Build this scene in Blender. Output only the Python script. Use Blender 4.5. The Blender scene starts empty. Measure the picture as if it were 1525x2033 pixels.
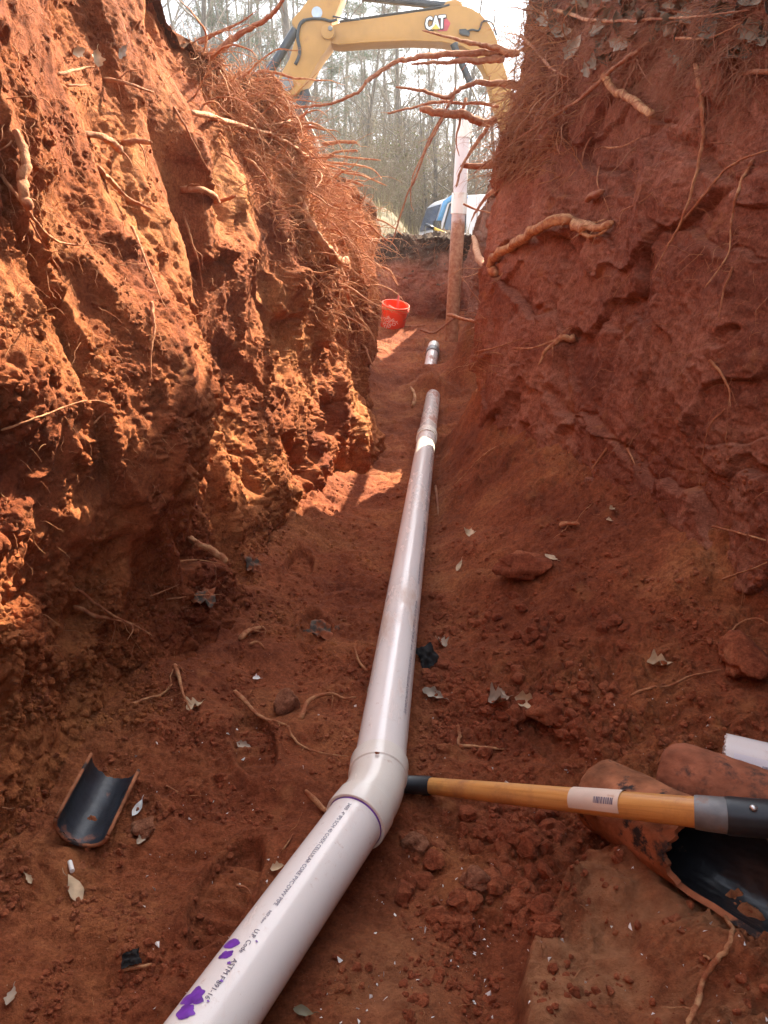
import bpy, bmesh, math, random
import numpy as np
from mathutils import Vector, Matrix

random.seed(7)
rng = np.random.default_rng(7)
SC = bpy.context.scene
COL = SC.collection
rad = math.radians

# ------------------------------------------------------------------ camera
CAM_Z, PITCH, FPX = 1.12, rad(18), 1528.0
cd = bpy.data.cameras.new('camera')
cd.sensor_fit = 'VERTICAL'; cd.sensor_height = 34.6; cd.lens = 26.0
cd.clip_start = 0.02; cd.clip_end = 3000
cam = bpy.data.objects.new('camera', cd); COL.objects.link(cam)
cam.location = (0, 0, CAM_Z); cam.rotation_euler = (rad(90) - PITCH, 0, 0)
SC.camera = cam

# ------------------------------------------------------------------ sky, sun, exposure
SUN_AZ, SUN_EL = rad(32), rad(36)            # azimuth measured from +Y towards +X
w = bpy.data.worlds.new('World'); SC.world = w; w.use_nodes = True
nt = w.node_tree; nt.nodes.clear()
sky = nt.nodes.new('ShaderNodeTexSky'); sky.sky_type = 'NISHITA'; sky.sun_disc = False
sky.sun_elevation = SUN_EL; sky.sun_rotation = SUN_AZ
sky.air_density = 1.0; sky.dust_density = 1.6; sky.ozone_density = 1.0
bg = nt.nodes.new('ShaderNodeBackground'); bg.inputs[1].default_value = 0.14
wo = nt.nodes.new('ShaderNodeOutputWorld')
hs_ = nt.nodes.new('ShaderNodeHueSaturation'); hs_.inputs['Saturation'].default_value = 0.45   # thin bright haze: paler sky
nt.links.new(sky.outputs[0], hs_.inputs['Color']); nt.links.new(hs_.outputs[0], bg.inputs[0]); nt.links.new(bg.outputs[0], wo.inputs[0])
sd = bpy.data.lights.new('sun', 'SUN'); sd.energy = 4.8; sd.angle = rad(0.53); sd.color = (1.0, 0.87, 0.64)
sun = bpy.data.objects.new('sun', sd); COL.objects.link(sun)
sv = Vector((math.sin(SUN_AZ) * math.cos(SUN_EL), math.cos(SUN_AZ) * math.cos(SUN_EL), math.sin(SUN_EL)))
sun.rotation_euler = (-sv).to_track_quat('-Z', 'Y').to_euler()
sun.location = (8, 8, 12)
SC.view_settings.view_transform = 'Standard'; SC.view_settings.look = 'None'
SC.view_settings.exposure = 2.45; SC.view_settings.gamma = 1.0
SC.view_settings.use_curve_mapping = False
SC.cycles.use_denoising = True
SC.cycles.max_bounces = 8; SC.cycles.diffuse_bounces = 5

# ------------------------------------------------------------------ pixel <-> world helpers (photo pixels, 1525 x 2033)
CAM = np.array([0, 0, CAM_Z]); CT, ST = math.cos(PITCH), math.sin(PITCH)
def ray(px, py):
    u = (px - 762.5) / FPX; v = (1016.5 - py) / FPX
    return np.array([u, CT + v * ST, -ST + v * CT])
def at(px, py, t): return CAM + ray(px, py) * t
def at_y(px, py, Y):
    d = ray(px, py); return CAM + d * (Y / d[1])
def at_z(px, py, z):
    d = ray(px, py); return CAM + d * ((z - CAM_Z) / d[2])

# ------------------------------------------------------------------ noise
def _hash(ix, iy, iz, seed):
    h = (ix.astype(np.uint32) * np.uint32(374761393) + iy.astype(np.uint32) * np.uint32(668265263)
         + iz.astype(np.uint32) * np.uint32(2246822519) + np.uint32(seed * 3266489917 & 0xffffffff))
    h = (h ^ (h >> np.uint32(13))) * np.uint32(1274126177)
    h = (h ^ (h >> np.uint32(15))) * np.uint32(2246822519)
    return h ^ (h >> np.uint32(16))
_G = np.array([[1,1,0],[-1,1,0],[1,-1,0],[-1,-1,0],[1,0,1],[-1,0,1],[1,0,-1],[-1,0,-1],
               [0,1,1],[0,-1,1],[0,1,-1],[0,-1,-1],[1,1,0],[-1,1,0],[0,-1,1],[0,-1,-1]], np.float32)
def perlin(x, y, z, seed=0):
    x = np.asarray(x, np.float32); y = np.asarray(y, np.float32); z = np.asarray(z, np.float32)
    x, y, z = np.broadcast_arrays(x, y, z)
    xi = np.floor(x).astype(np.int64); yi = np.floor(y).astype(np.int64); zi = np.floor(z).astype(np.int64)
    fx = x - xi; fy = y - yi; fz = z - zi
    fade = lambda t: t * t * t * (t * (t * 6 - 15) + 10)
    u, v, ww = fade(fx), fade(fy), fade(fz)
    out = 0
    for dx in (0, 1):
        for dy in (0, 1):
            for dz in (0, 1):
                g = _G[_hash((xi + dx) & 0xffff, (yi + dy) & 0xffff, (zi + dz) & 0xffff, seed) & np.uint32(15)]
                dot = g[..., 0] * (fx - dx) + g[..., 1] * (fy - dy) + g[..., 2] * (fz - dz)
                out = out + dot * (u if dx else 1 - u) * (v if dy else 1 - v) * (ww if dz else 1 - ww)
    return out
def fbm(x, y, z, oct=3, seed=0):
    a, f, s = 1.0, 1.0, 0
    for i in range(oct):
        s = s + a * perlin(x * f, y * f, z * f, seed + i * 17); a *= 0.5; f *= 2.03
    return s
def sstep(a, b, x):
    t = np.clip((x - a) / (b - a), 0, 1); return t * t * (3 - 2 * t)

# ------------------------------------------------------------------ mesh helpers
def mesh_np(name, V, F, mat, smooth=True, attrs=None, parent=None):
    """F: (n,3) or (n,4) int array."""
    V = np.asarray(V, np.float32); F = np.asarray(F, np.int32); k = F.shape[1]
    me = bpy.data.meshes.new(name)
    me.vertices.add(len(V)); me.vertices.foreach_set('co', V.ravel())
    me.loops.add(F.size); me.loops.foreach_set('vertex_index', F.ravel())
    me.polygons.add(len(F))
    me.polygons.foreach_set('loop_start', np.arange(0, F.size, k, dtype=np.int32))
    me.polygons.foreach_set('loop_total', np.full(len(F), k, np.int32))
    me.polygons.foreach_set('use_smooth', np.full(len(F), smooth, bool))
    for an, av in (attrs or {}).items():
        a = me.attributes.new(an, 'FLOAT', 'POINT'); a.data.foreach_set('value', np.asarray(av, np.float32).ravel())
    me.update(calc_edges=True); me.validate()
    if mat: me.materials.append(mat)
    o = bpy.data.objects.new(name, me); COL.objects.link(o)
    if parent: o.parent = parent
    return o
def grid_faces(ny, nx):
    i = np.arange(ny * nx).reshape(ny, nx)
    return np.stack([i[:-1, :-1], i[:-1, 1:], i[1:, 1:], i[1:, :-1]], -1).reshape(-1, 4)

class MB:
    """collects verts and polygons, builds ONE mesh object; pivot = origin the verts are given in"""
    def __init__(s): s.V = []; s.F = []
    def add(s, V, F):
        b = len(s.V); s.V += [tuple(float(c) for c in v) for v in V]; s.F += [tuple(int(i) + b for i in f) for f in F]
    def tube(s, P, R, n=6, cap=True, closed=False):
        V, F = tube_arr(P, R, n, cap); s.add(V, F)
    def box(s, c, size, rot=None):
        c = Vector(c); m = rot or Matrix.Identity(3)
        V = [c + m @ Vector((x * size[0] / 2, y * size[1] / 2, z * size[2] / 2)) for x in (-1, 1) for y in (-1, 1) for z in (-1, 1)]
        s.add(V, [(0,1,3,2),(4,6,7,5),(0,4,5,1),(2,3,7,6),(0,2,6,4),(1,5,7,3)])
    def prism(s, poly, y0, y1):
        """poly in (x,z), extruded along y"""
        n = len(poly)
        V = [(p[0], y0, p[1]) for p in poly] + [(p[0], y1, p[1]) for p in poly]
        F = [tuple(range(n))[::-1], tuple(range(n, 2 * n))] + [(i, (i + 1) % n, n + (i + 1) % n, n + i) for i in range(n)]
        s.add(V, F)
    def build(s, name, mat, parent=None, smooth=False, bevel=0, seg=2, origin=None, auto=None):
        me = bpy.data.meshes.new(name)
        V = s.V
        if origin is not None: V = [(v[0]-origin[0], v[1]-origin[1], v[2]-origin[2]) for v in V]
        me.from_pydata(V, [], s.F)
        bm = bmesh.new(); bm.from_mesh(me)
        bmesh.ops.recalc_face_normals(bm, faces=bm.faces)
        if bevel:
            ed = [e for e in bm.edges if len(e.link_faces) == 2 and e.calc_face_angle(0) > rad(25)]
            bmesh.ops.bevel(bm, geom=ed, offset=bevel, segments=seg, profile=0.6, affect='EDGES', clamp_overlap=True)
        if auto:
            for e in bm.edges:
                if len(e.link_faces) == 2 and e.calc_face_angle(0) > rad(auto): e.smooth = False
        bm.to_mesh(me); bm.free()
        if smooth or auto:
            me.polygons.foreach_set('use_smooth', np.ones(len(me.polygons), bool))
        if mat: me.materials.append(mat)
        o = bpy.data.objects.new(name, me); COL.objects.link(o)
        if origin is not None and parent is None: o.location = origin
        if parent: o.parent = parent
        return o

def tube_arr(P, R, n=6, cap=True):
    P = np.asarray(P, float); m = len(P); R = np.broadcast_to(np.asarray(R, float), (m,))
    T = np.gradient(P, axis=0); T /= np.linalg.norm(T, axis=1, keepdims=True) + 1e-9
    a = np.array([0, 0, 1.0]) if abs(T[0, 2]) < 0.9 else np.array([1.0, 0, 0])
    N = np.zeros_like(P); N[0] = np.cross(T[0], a); N[0] /= np.linalg.norm(N[0])
    for i in range(1, m):
        q = N[i-1] - T[i] * np.dot(N[i-1], T[i]); N[i] = q / (np.linalg.norm(q) + 1e-9)
    B = np.cross(T, N)
    an = np.arange(n) * 2 * np.pi / n
    V = P[:, None] + R[:, None, None] * (np.cos(an)[None, :, None] * N[:, None] + np.sin(an)[None, :, None] * B[:, None])
    V = V.reshape(-1, 3)
    F = []
    for i in range(m - 1):
        for j in range(n):
            k = (j + 1) % n
            F.append((i * n + j, i * n + k, (i + 1) * n + k, (i + 1) * n + j))
    if cap:
        F.append(tuple(range(n))[::-1]); F.append(tuple((m - 1) * n + j for j in range(n)))
    return V, F
def catmull(P, n):
    P = np.asarray(P, float)
    if len(P) == 2: return np.linspace(P[0], P[1], n)
    Q = np.vstack([2 * P[0] - P[1], P, 2 * P[-1] - P[-2]]); k = len(P) - 1
    out = []
    for s in np.linspace(0, k - 1e-6, n):
        i = int(s); f = s - i; a, b, c, d = Q[i:i+4]
        out.append(0.5 * (2*b + (c-a)*f + (2*a-5*b+4*c-d)*f*f + (3*b-a-3*c+d)*f**3))
    return np.array(out)

def tag(o, label=None, cat=None, group=None, kind=None):
    if label: o['label'] = label
    if cat: o['category'] = cat
    if group: o['group'] = group
    if kind: o['kind'] = kind
    return o
def empty(name, loc, label=None, cat=None, group=None):
    o = bpy.data.objects.new(name, None); COL.objects.link(o); o.location = loc
    o.empty_display_size = 0.1
    return tag(o, label, cat, group)

# ------------------------------------------------------------------ materials
def new_mat(name):
    m = bpy.data.materials.new(name); m.use_nodes = True
    n = m.node_tree.nodes; l = m.node_tree.links
    return m, n, l, n['Principled BSDF']
def noise_node(n, l, scale, detail=4, rough=0.55, vec=None, stretch=None):
    tc = n.new('ShaderNodeTexCoord'); src = tc.outputs[vec or 'Object']
    if stretch:
        mp = n.new('ShaderNodeMapping'); mp.inputs['Scale'].default_value = stretch
        l.new(src, mp.inputs[0]); src = mp.outputs[0]
    t = n.new('ShaderNodeTexNoise'); t.inputs['Scale'].default_value = scale
    t.inputs['Detail'].default_value = detail; t.inputs['Roughness'].default_value = rough
    l.new(src, t.inputs['Vector']); return t
def ramp(n, l, src, stops):
    r = n.new('ShaderNodeValToRGB'); e = r.color_ramp.elements
    while len(e) < len(stops): e.new(0.5)
    for i, (p, c) in enumerate(stops):
        e[i].position = p; e[i].color = (*c, 1) if len(c) == 3 else c
    l.new(src, r.inputs[0]); return r
def mixc(n, l, fac, a, b, mode='MIX'):
    m = n.new('ShaderNodeMix'); m.data_type = 'RGBA'; m.blend_type = mode
    if hasattr(fac, 'links'): l.new(fac, m.inputs[0])
    else: m.inputs[0].default_value = fac
    for s, i in ((a, 6), (b, 7)):
        if hasattr(s, 'links'): l.new(s, m.inputs[i])
        else: m.inputs[i].default_value = (*s, 1)
    return m.outputs[2]
def bump(n, l, b, h, strength=0.5, dist=0.005, prev=None):
    k = n.new('ShaderNodeBump'); k.inputs['Strength'].default_value = strength; k.inputs['Distance'].default_value = dist
    l.new(h, k.inputs['Height'])
    if prev: l.new(prev.outputs[0], k.inputs['Normal'])
    l.new(k.outputs[0], b.inputs['Normal']); return k
def simple(name, col, rough=0.6, var=0.25, scale=8, metallic=0.0, bstr=0.0, bscale=60, spec=0.5, dirt=None, dirt_amt=(0.5, 0.7), dirt_scale=6, stretch=None):
    m, n, l, b = new_mat(name)
    t = noise_node(n, l, scale, 5, stretch=stretch)
    lo = tuple(c * (1 - var) for c in col); hi = tuple(min(1, c * (1 + var)) for c in col)
    out = ramp(n, l, t.outputs[0], [(0.3, lo), (0.7, hi)]).outputs[0]
    if dirt:
        d = noise_node(n, l, dirt_scale, 8, 0.65)
        f = ramp(n, l, d.outputs[0], [(dirt_amt[0], (0, 0, 0)), (dirt_amt[1], (1, 1, 1))]).outputs[0]
        out = mixc(n, l, f, out, dirt)
        rr = n.new('ShaderNodeMapRange'); rr.inputs[3].default_value = rough; rr.inputs[4].default_value = 0.9
        l.new(f, rr.inputs[0]); l.new(rr.outputs[0], b.inputs['Roughness'])
    else: b.inputs['Roughness'].default_value = rough
    l.new(out, b.inputs['Base Color'])
    b.inputs['Metallic'].default_value = metallic
    b.inputs['Specular IOR Level'].default_value = spec
    if bstr:
        t2 = noise_node(n, l, bscale, 6); bump(n, l, b, t2.outputs[0], bstr, 0.004)
    return m

CLAY = (0.36, 0.085, 0.030)
def earth_mat(name, dark, mid, light, tan=(0.41, 0.175, 0.078), bs=0.7):
    m, n, l, b = new_mat(name)
    t = noise_node(n, l, 2.2, 8, 0.6)
    c = ramp(n, l, t.outputs[0], [(0.32, dark), (0.5, mid), (0.68, light)]).outputs[0]
    t2 = noise_node(n, l, 38, 6, 0.7)
    f2 = ramp(n, l, t2.outputs[0], [(0.35, (0.62, 0.55, 0.55)), (0.65, (1.25, 1.3, 1.35))]).outputs[0]
    c = mixc(n, l, 0.75, c, f2, 'MULTIPLY')
    t5 = noise_node(n, l, 0.95, 6, 0.62, stretch=(1, 1, 1.9))          # damp and dry beds of the clay
    c = mixc(n, l, 0.85, c, ramp(n, l, t5.outputs[0], [(0.36, (0.66, 0.60, 0.60)), (0.52, (1.0, 1.0, 1.0)), (0.66, (1.22, 1.32, 1.42))]).outputs[0], 'MULTIPLY')
    t6 = noise_node(n, l, 125, 4, 0.75)                                # grit
    c = mixc(n, l, 0.8, c, ramp(n, l, t6.outputs[0], [(0.34, (0.60, 0.56, 0.54)), (0.66, (1.35, 1.40, 1.45))]).outputs[0], 'MULTIPLY')
    # clay mottles: ochre patches
    t3 = noise_node(n, l, 7, 5, 0.6)
    f3 = ramp(n, l, t3.outputs[0], [(0.60, (0, 0, 0)), (0.72, (0.6, 0.6, 0.6))]).outputs[0]
    c = mixc(n, l, f3, c, (0.43, 0.16, 0.06))
    # pale mineral specks
    t4 = noise_node(n, l, 240, 2, 0.5)
    f4 = ramp(n, l, t4.outputs[0], [(0.745, (0, 0, 0)), (0.765, (1, 1, 1))]).outputs[0]
    c = mixc(n, l, f4, c, (0.55, 0.36, 0.24))
    at_ = n.new('ShaderNodeAttribute'); at_.attribute_name = 'tan'
    tn = mixc(n, l, 0.7, tan, f2, 'MULTIPLY')
    c = mixc(n, l, at_.outputs['Fac'], c, tn)
    ah = n.new('ShaderNodeAttribute'); ah.attribute_name = 'humus'
    hm = mixc(n, l, 0.8, (0.075, 0.042, 0.026), f2, 'MULTIPLY')
    c = mixc(n, l, ah.outputs['Fac'], c, hm)
    l.new(c, b.inputs['Base Color']); b.inputs['Roughness'].default_value = 0.95
    b.inputs['Specular IOR Level'].default_value = 0.15
    b1 = bump(n, l, b, noise_node(n, l, 70, 9, 0.75).outputs[0], bs, 0.02)
    bump(n, l, b, noise_node(n, l, 300, 5, 0.65).outputs[0], bs, 0.006, b1)
    return m
M_EARTH_L = earth_mat('clay_left', (0.22, 0.052, 0.019), (0.36, 0.104, 0.034), (0.48, 0.18, 0.060))
M_EARTH_R = earth_mat('clay_right', (0.25, 0.076, 0.041), (0.36, 0.120, 0.063), (0.45, 0.182, 0.102), bs=0.8)
M_FLOOR = earth_mat('clay_floor', (0.20, 0.050, 0.020), (0.30, 0.083, 0.031), (0.40, 0.140, 0.050))
M_CLOD = earth_mat('clay_clod', (0.26, 0.062, 0.026), (0.36, 0.098, 0.040), (0.45, 0.16, 0.070))
M_STONE = earth_mat('clay_stone', (0.30, 0.11, 0.055), (0.38, 0.15, 0.075), (0.46, 0.22, 0.12))

def root_mat(name, a, b_, dirt):
    m, n, l, b = new_mat(name)
    oi = n.new('ShaderNodeObjectInfo')
    c = mixc(n, l, oi.outputs['Random'], a, b_)
    t = noise_node(n, l, 30, 6, 0.65)
    f = ramp(n, l, t.outputs[0], [(0.40, (0, 0, 0)), (0.58, (1, 1, 1))]).outputs[0]
    c = mixc(n, l, f, c, dirt)
    l.new(c, b.inputs['Base Color']); b.inputs['Roughness'].default_value = 0.8
    b.inputs['Specular IOR Level'].default_value = 0.25
    bump(n, l, b, noise_node(n, l, 120, 7, .7).outputs[0], 1.0, 0.007)
    return m
M_ROOT = root_mat('root_bark', (0.46, 0.20, 0.085), (0.60, 0.32, 0.15), (0.36, 0.115, 0.048))
M_ROOTR = root_mat('root_bark_dull', (0.36, 0.15, 0.075), (0.48, 0.24, 0.12), (0.30, 0.095, 0.045))
M_FINE = root_mat('rootlets', (0.52, 0.235, 0.10), (0.52, 0.235, 0.10), (0.40, 0.135, 0.055))
M_RAW = root_mat('split_wood', (0.54, 0.27, 0.11), (0.60, 0.34, 0.16), (0.36, 0.13, 0.055))

def pvc_mat(name, col, dirt, amt, scale=5):
    m, n, l, b = new_mat(name)
    t = noise_node(n, l, 3, 4)
    c = ramp(n, l, t.outputs[0], [(0.3, tuple(x * 0.93 for x in col)), (0.7, col)]).outputs[0]
    d = noise_node(n, l, scale * 1.6, 9, 0.68, stretch=(1, .22, 1))
    f = ramp(n, l, d.outputs[0], [(amt[0], (0, 0, 0)), (amt[1], (.8, .8, .8))]).outputs[0]
    c = mixc(n, l, f, c, dirt)
    d2 = noise_node(n, l, 55, 6, 0.75)
    f2 = ramp(n, l, d2.outputs[0], [(0.60, (0, 0, 0)), (0.72, (0.55, 0.55, 0.55))]).outputs[0]
    c = mixc(n, l, f2, c, (0.52, 0.34, 0.24))
    l.new(c, b.inputs['Base Color'])
    rr = n.new('ShaderNodeMapRange'); rr.inputs[3].default_value = 0.22; rr.inputs[4].default_value = 0.8
    l.new(f, rr.inputs[0]); l.new(rr.outputs[0], b.inputs['Roughness'])
    bump(n, l, b, noise_node(n, l, 45, 4).outputs[0], 0.08, 0.002)
    return m
M_PVC = pvc_mat('pvc_white', (0.83, 0.765, 0.705), (0.50, 0.26, 0.13), (0.54, 0.74))
M_PVC_FIT = pvc_mat('pvc_fitting', (0.80, 0.74, 0.64), (0.50, 0.32, 0.2), (0.56, 0.72))
M_PVC_FAR = pvc_mat('pvc_muddy', (0.66, 0.58, 0.52), (0.33, 0.11, 0.05), (0.50, 0.60), 7)
M_INK = simple('pipe_ink', (0.10, 0.085, 0.14), 0.7, 0.2)
M_PRIMER = simple('purple_primer', (0.17, 0.045, 0.36), 0.35, 0.35, 60)
M_TAR = simple('black_tar', (0.010, 0.010, 0.012), 0.38, 0.3, 20, bstr=0.35, bscale=50, dirt=(0.25, 0.13, 0.07), dirt_amt=(0.66, 0.72), dirt_scale=18)
M_RUST = simple('rusted_pipe', (0.30, 0.115, 0.055), 0.92, 0.5, 18, bstr=1.0, bscale=45, spec=0.15, dirt=(0.045, 0.034, 0.032), dirt_amt=(0.55, 0.62), dirt_scale=15)
M_RUST2 = simple('rusted_pipe_dark', (0.30, 0.105, 0.055), 0.92, 0.45, 16, bstr=1.0, bscale=45, spec=0.15, dirt=(0.08, 0.045, 0.035), dirt_amt=(0.58, 0.66), dirt_scale=9)
M_WOOD, n_, l_, b_ = new_mat('ash_handle')
wg = noise_node(n_, l_, 3.0, 8, 0.7, stretch=(1.1, 42, 42))
wc = ramp(n_, l_, wg.outputs[0], [(0.30, (0.44, 0.17, 0.042)), (0.48, (0.60, 0.275, 0.070)), (0.72, (0.68, 0.35, 0.11))]).outputs[0]
sm = noise_node(n_, l_, 14, 7, 0.7)
wc = mixc(n_, l_, ramp(n_, l_, sm.outputs[0], [(0.50, (0, 0, 0)), (0.72, (0.85, 0.85, 0.85))]).outputs[0], wc, (0.37, 0.15, 0.055))
l_.new(wc, b_.inputs['Base Color']); b_.inputs['Roughness'].default_value = 0.42
M_STEEL = simple('grey_steel', (0.20, 0.19, 0.18), 0.5, 0.3, 20, 0.4, 0.2, dirt=(0.28, 0.14, 0.08), dirt_amt=(0.55, 0.7), dirt_scale=20)
M_BLACK = simple('black_paint', (0.018, 0.018, 0.020), 0.4, 0.3, 10, dirt=(0.22, 0.11, 0.06), dirt_amt=(0.62, 0.72), dirt_scale=22)
M_STICKER = simple('paper_sticker', (0.70, 0.55, 0.43), 0.6, 0.1, 12, dirt=(0.5, 0.24, 0.12), dirt_amt=(0.6, 0.72), dirt_scale=25)
M_LABEL = simple('white_label', (0.74, 0.70, 0.71), 0.5, 0.05)
M_LEAF = simple('dry_leaf', (0.52, 0.37, 0.22), 0.7, 0.3, 30)
M_LEAFG = simple('grey_leaf', (0.36, 0.27, 0.19), 0.7, 0.3, 30)
M_LITTER = simple('leaf_litter', (.17, .108, .064), 0.8, 0.45, 9)
M_WHITE = simple('white_bits', (0.80, 0.76, 0.70), 0.6, 0.1)
M_RAG = simple('dark_rag', (0.026, 0.024, 0.023), 0.9, 0.4, 30, spec=0.1, bstr=0.5)
M_PLASTIC = simple('grey_plastic', (0.115, 0.092, 0.072), 0.9, 0.4, 25, bstr=0.5, spec=0.08, dirt=(0.28, 0.085, 0.038), dirt_amt=(0.44, 0.54), dirt_scale=22)

# ------------------------------------------------------------------ trench shape tables
YL = [-2, 1, 1.6, 2.06, 2.84, 3.14, 3.6, 4.0, 4.6, 5.1, 6.0, 6.7, 6.85, 7.1, 10.6]
L0 = [-.95, -.78, -.69, -.57, -.49, -.44, -.37, -.31, -.27, -.22, -.13, -.10, -.25, -.6, -.6]
L4 = [-1.0, -.77, -.69, -.66, -.62, -.57, -.50, -.37, -.24, -.15, -.07, -.04, -.2, -.62, -.62]
L1 = [-1.1, -1.0, -.95, -.90, -.84, -.81, -.76, -.66, -.53, -.43, -.21, -.08, -.2, -.65, -.65]
HLy = [-2, 3, 3.6, 4, 5.1, 6, 6.7, 7.2, 10.6]; HLz = [2.4, 2.3, 2.14, 2.02, 1.86, 1.62, 1.36, 1.33, 1.33]
YR = [-2, 1.0, 1.8, 2.3, 3.3, 4.0, 4.75, 4.92, 5.02, 5.3, 6.0, 7.6, 8.2, 10.6]
R0 = [1.2, 1.12, 1.08, .90, .70, .54, .46, .50, .95, 1.25, 1.3, 1.2, .95, .9]
R4 = [1.25, 1.18, 1.08, .98, .82, .65, .53, .56, 1.0, 1.28, 1.35, 1.25, 1.0, .95]
R1 = [1.4, 1.32, 1.2, 1.1, .99, .88, .78, .84, 1.2, 1.45, 1.6, 1.55, 1.55, 1.6]
HRy = [-2, 2.0, 3.2, 4.2, 4.6, 4.8, 4.95, 5.08, 6.35, 6.75, 7.3, 8, 9.5, 10.3, 10.6]; HRz = [2.75, 2.75, 2.74, 2.72, 2.58, 2.36, 2.1, 1.40, 1.45, 1.9, 2.5, 2.95, 3.0, 1.8, 1.5]  # unseen parts of the right bank raised to cast shade into the trench
def tri(y, f, Y, a, b, c):
    x0 = np.interp(y, Y, a); x4 = np.interp(y, Y, b); x1 = np.interp(y, Y, c)
    f = np.clip(f, 0, 1)
    # quadratic through (0,x0) (.4,x4) (1,x1)
    return x0 * (f - .4) * (f - 1) / .4 + x4 * f * (f - 1) / (.4 * -.6) + x1 * f * (f - .4) / .6
def hl(y): return np.interp(y, HLy, HLz)
def hr(y): return np.interp(y, HRy, HRz)
FZy = [-2, 5, 6, 7.2, 8, 9, 10, 11]; FZ = [0, 0, .05, .17, .28, .43, .5, .55]
def floor_z(x, y):
    x = np.asarray(x, float); y = np.asarray(y, float)
    z = np.interp(y, FZy, FZ)
    xr = np.interp(y, YR, R0); xl = np.interp(y, YL, L0)
    xp = -.02 + .084 * (y - 1.35) + .09                      # right flank of the pipe: loose soil slopes up from here to the bank
    q = np.clip((x - xp) / np.maximum(xr + .05 - xp, .12), 0, 1.3)
    z = z + q ** np.interp(y, [1.6, 2.4], [2.6, 1.15]) * np.interp(y, [0, 1.5, 2.3, 3.2, 5, 6, 7], [.10, .10, .34, .36, .26, .12, .08])
    z = z + .16 * np.exp(-((y - 7.2) / .8) ** 2) * sstep(.15, -.35, x) + .10 * np.exp(-((y - 6.9) / .35) ** 2) * sstep(.9, .5, x)
    z = z + sstep(.35, 1.0, (x - 0.0) / (xl - .05)) * np.interp(y, [0, 1.5, 3, 5], [.05, .06, .10, .05])
    # compacted pale ledge in the near right corner
    e = (x - np.interp(y, [.7, .95, 1.05, 1.27], [.17, .21, .26, .41])) + .012 * perlin(x * 14, y * 14, 0.3, 5)
    e2 = 1.29 - .12 * (x - .4) - y + .02 * perlin(x * 12, y * 12, 3.3, 6)
    led = sstep(0, .022, e) * sstep(0, .05, e2)
    z = z + led * (.07 + .03 * perlin(x * 9, y * 9, .5, 15) + .02 * perlin(x * 21, y * 21, .5, 16))
    z = z + .50 * np.exp(-((x - .76) / .13) ** 2 - ((y - 6.85) / .22) ** 2)      # soil left standing round the vent pipe
    # loose soil heaped across the pipe in two places
    z = z + .17 * np.exp(-((y - 6.42) / .15) ** 2 - ((x - .38) / .16) ** 2)
    z = z - .05 * np.exp(-(((x - .62) * .55 + (y - 1.24) * .83) / .10) ** 2 - (((x - .62) * .83 - (y - 1.24) * .55) / .22) ** 2)     # bed of the broken pipe
    z = z - .035 * np.exp(-((y - 1.42) / .16) ** 2 - ((x - .22) / .16) ** 2)
    return z, led

def ysteps(y0, y1, k):
    out = [y0]
    while out[-1] < y1:
        y = out[-1]; out.append(y + (0.03 if y < 0.75 else k * max(y, 0.9)))
    return np.array(out)

def crumbs(X, Y, Z, mask, s, seed):
    wx = X + .03 * perlin(X * 6, Y * 6, Z * 6, seed + 9); wz = Z + .03 * perlin(X * 6 + 9, Y * 6, Z * 6, seed + 9)
    a = np.abs(perlin(wx * 8, Y * 8, wz * 8, seed)) * .036
    b = np.abs(perlin(wx * 19, Y * 19, wz * 19, seed + 1)) * .030
    c = np.abs(perlin(wx * 43, Y * 43, wz * 43, seed + 2)) * .022
    d = np.abs(perlin(X * 95, Y * 95, Z * 95, seed + 3)) * .015
    e = perlin(X * 170, Y * 170, Z * 170, seed + 4) * .006
    fm = .35 + .65 * sstep(-.2, .25, perlin(X * 11, Y * 11, Z * 11, seed + 5))
    return (a + b) * s * (.2 + .8 * mask) + (c + d + e) * s * (.40 + .60 * mask) * fm

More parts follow.
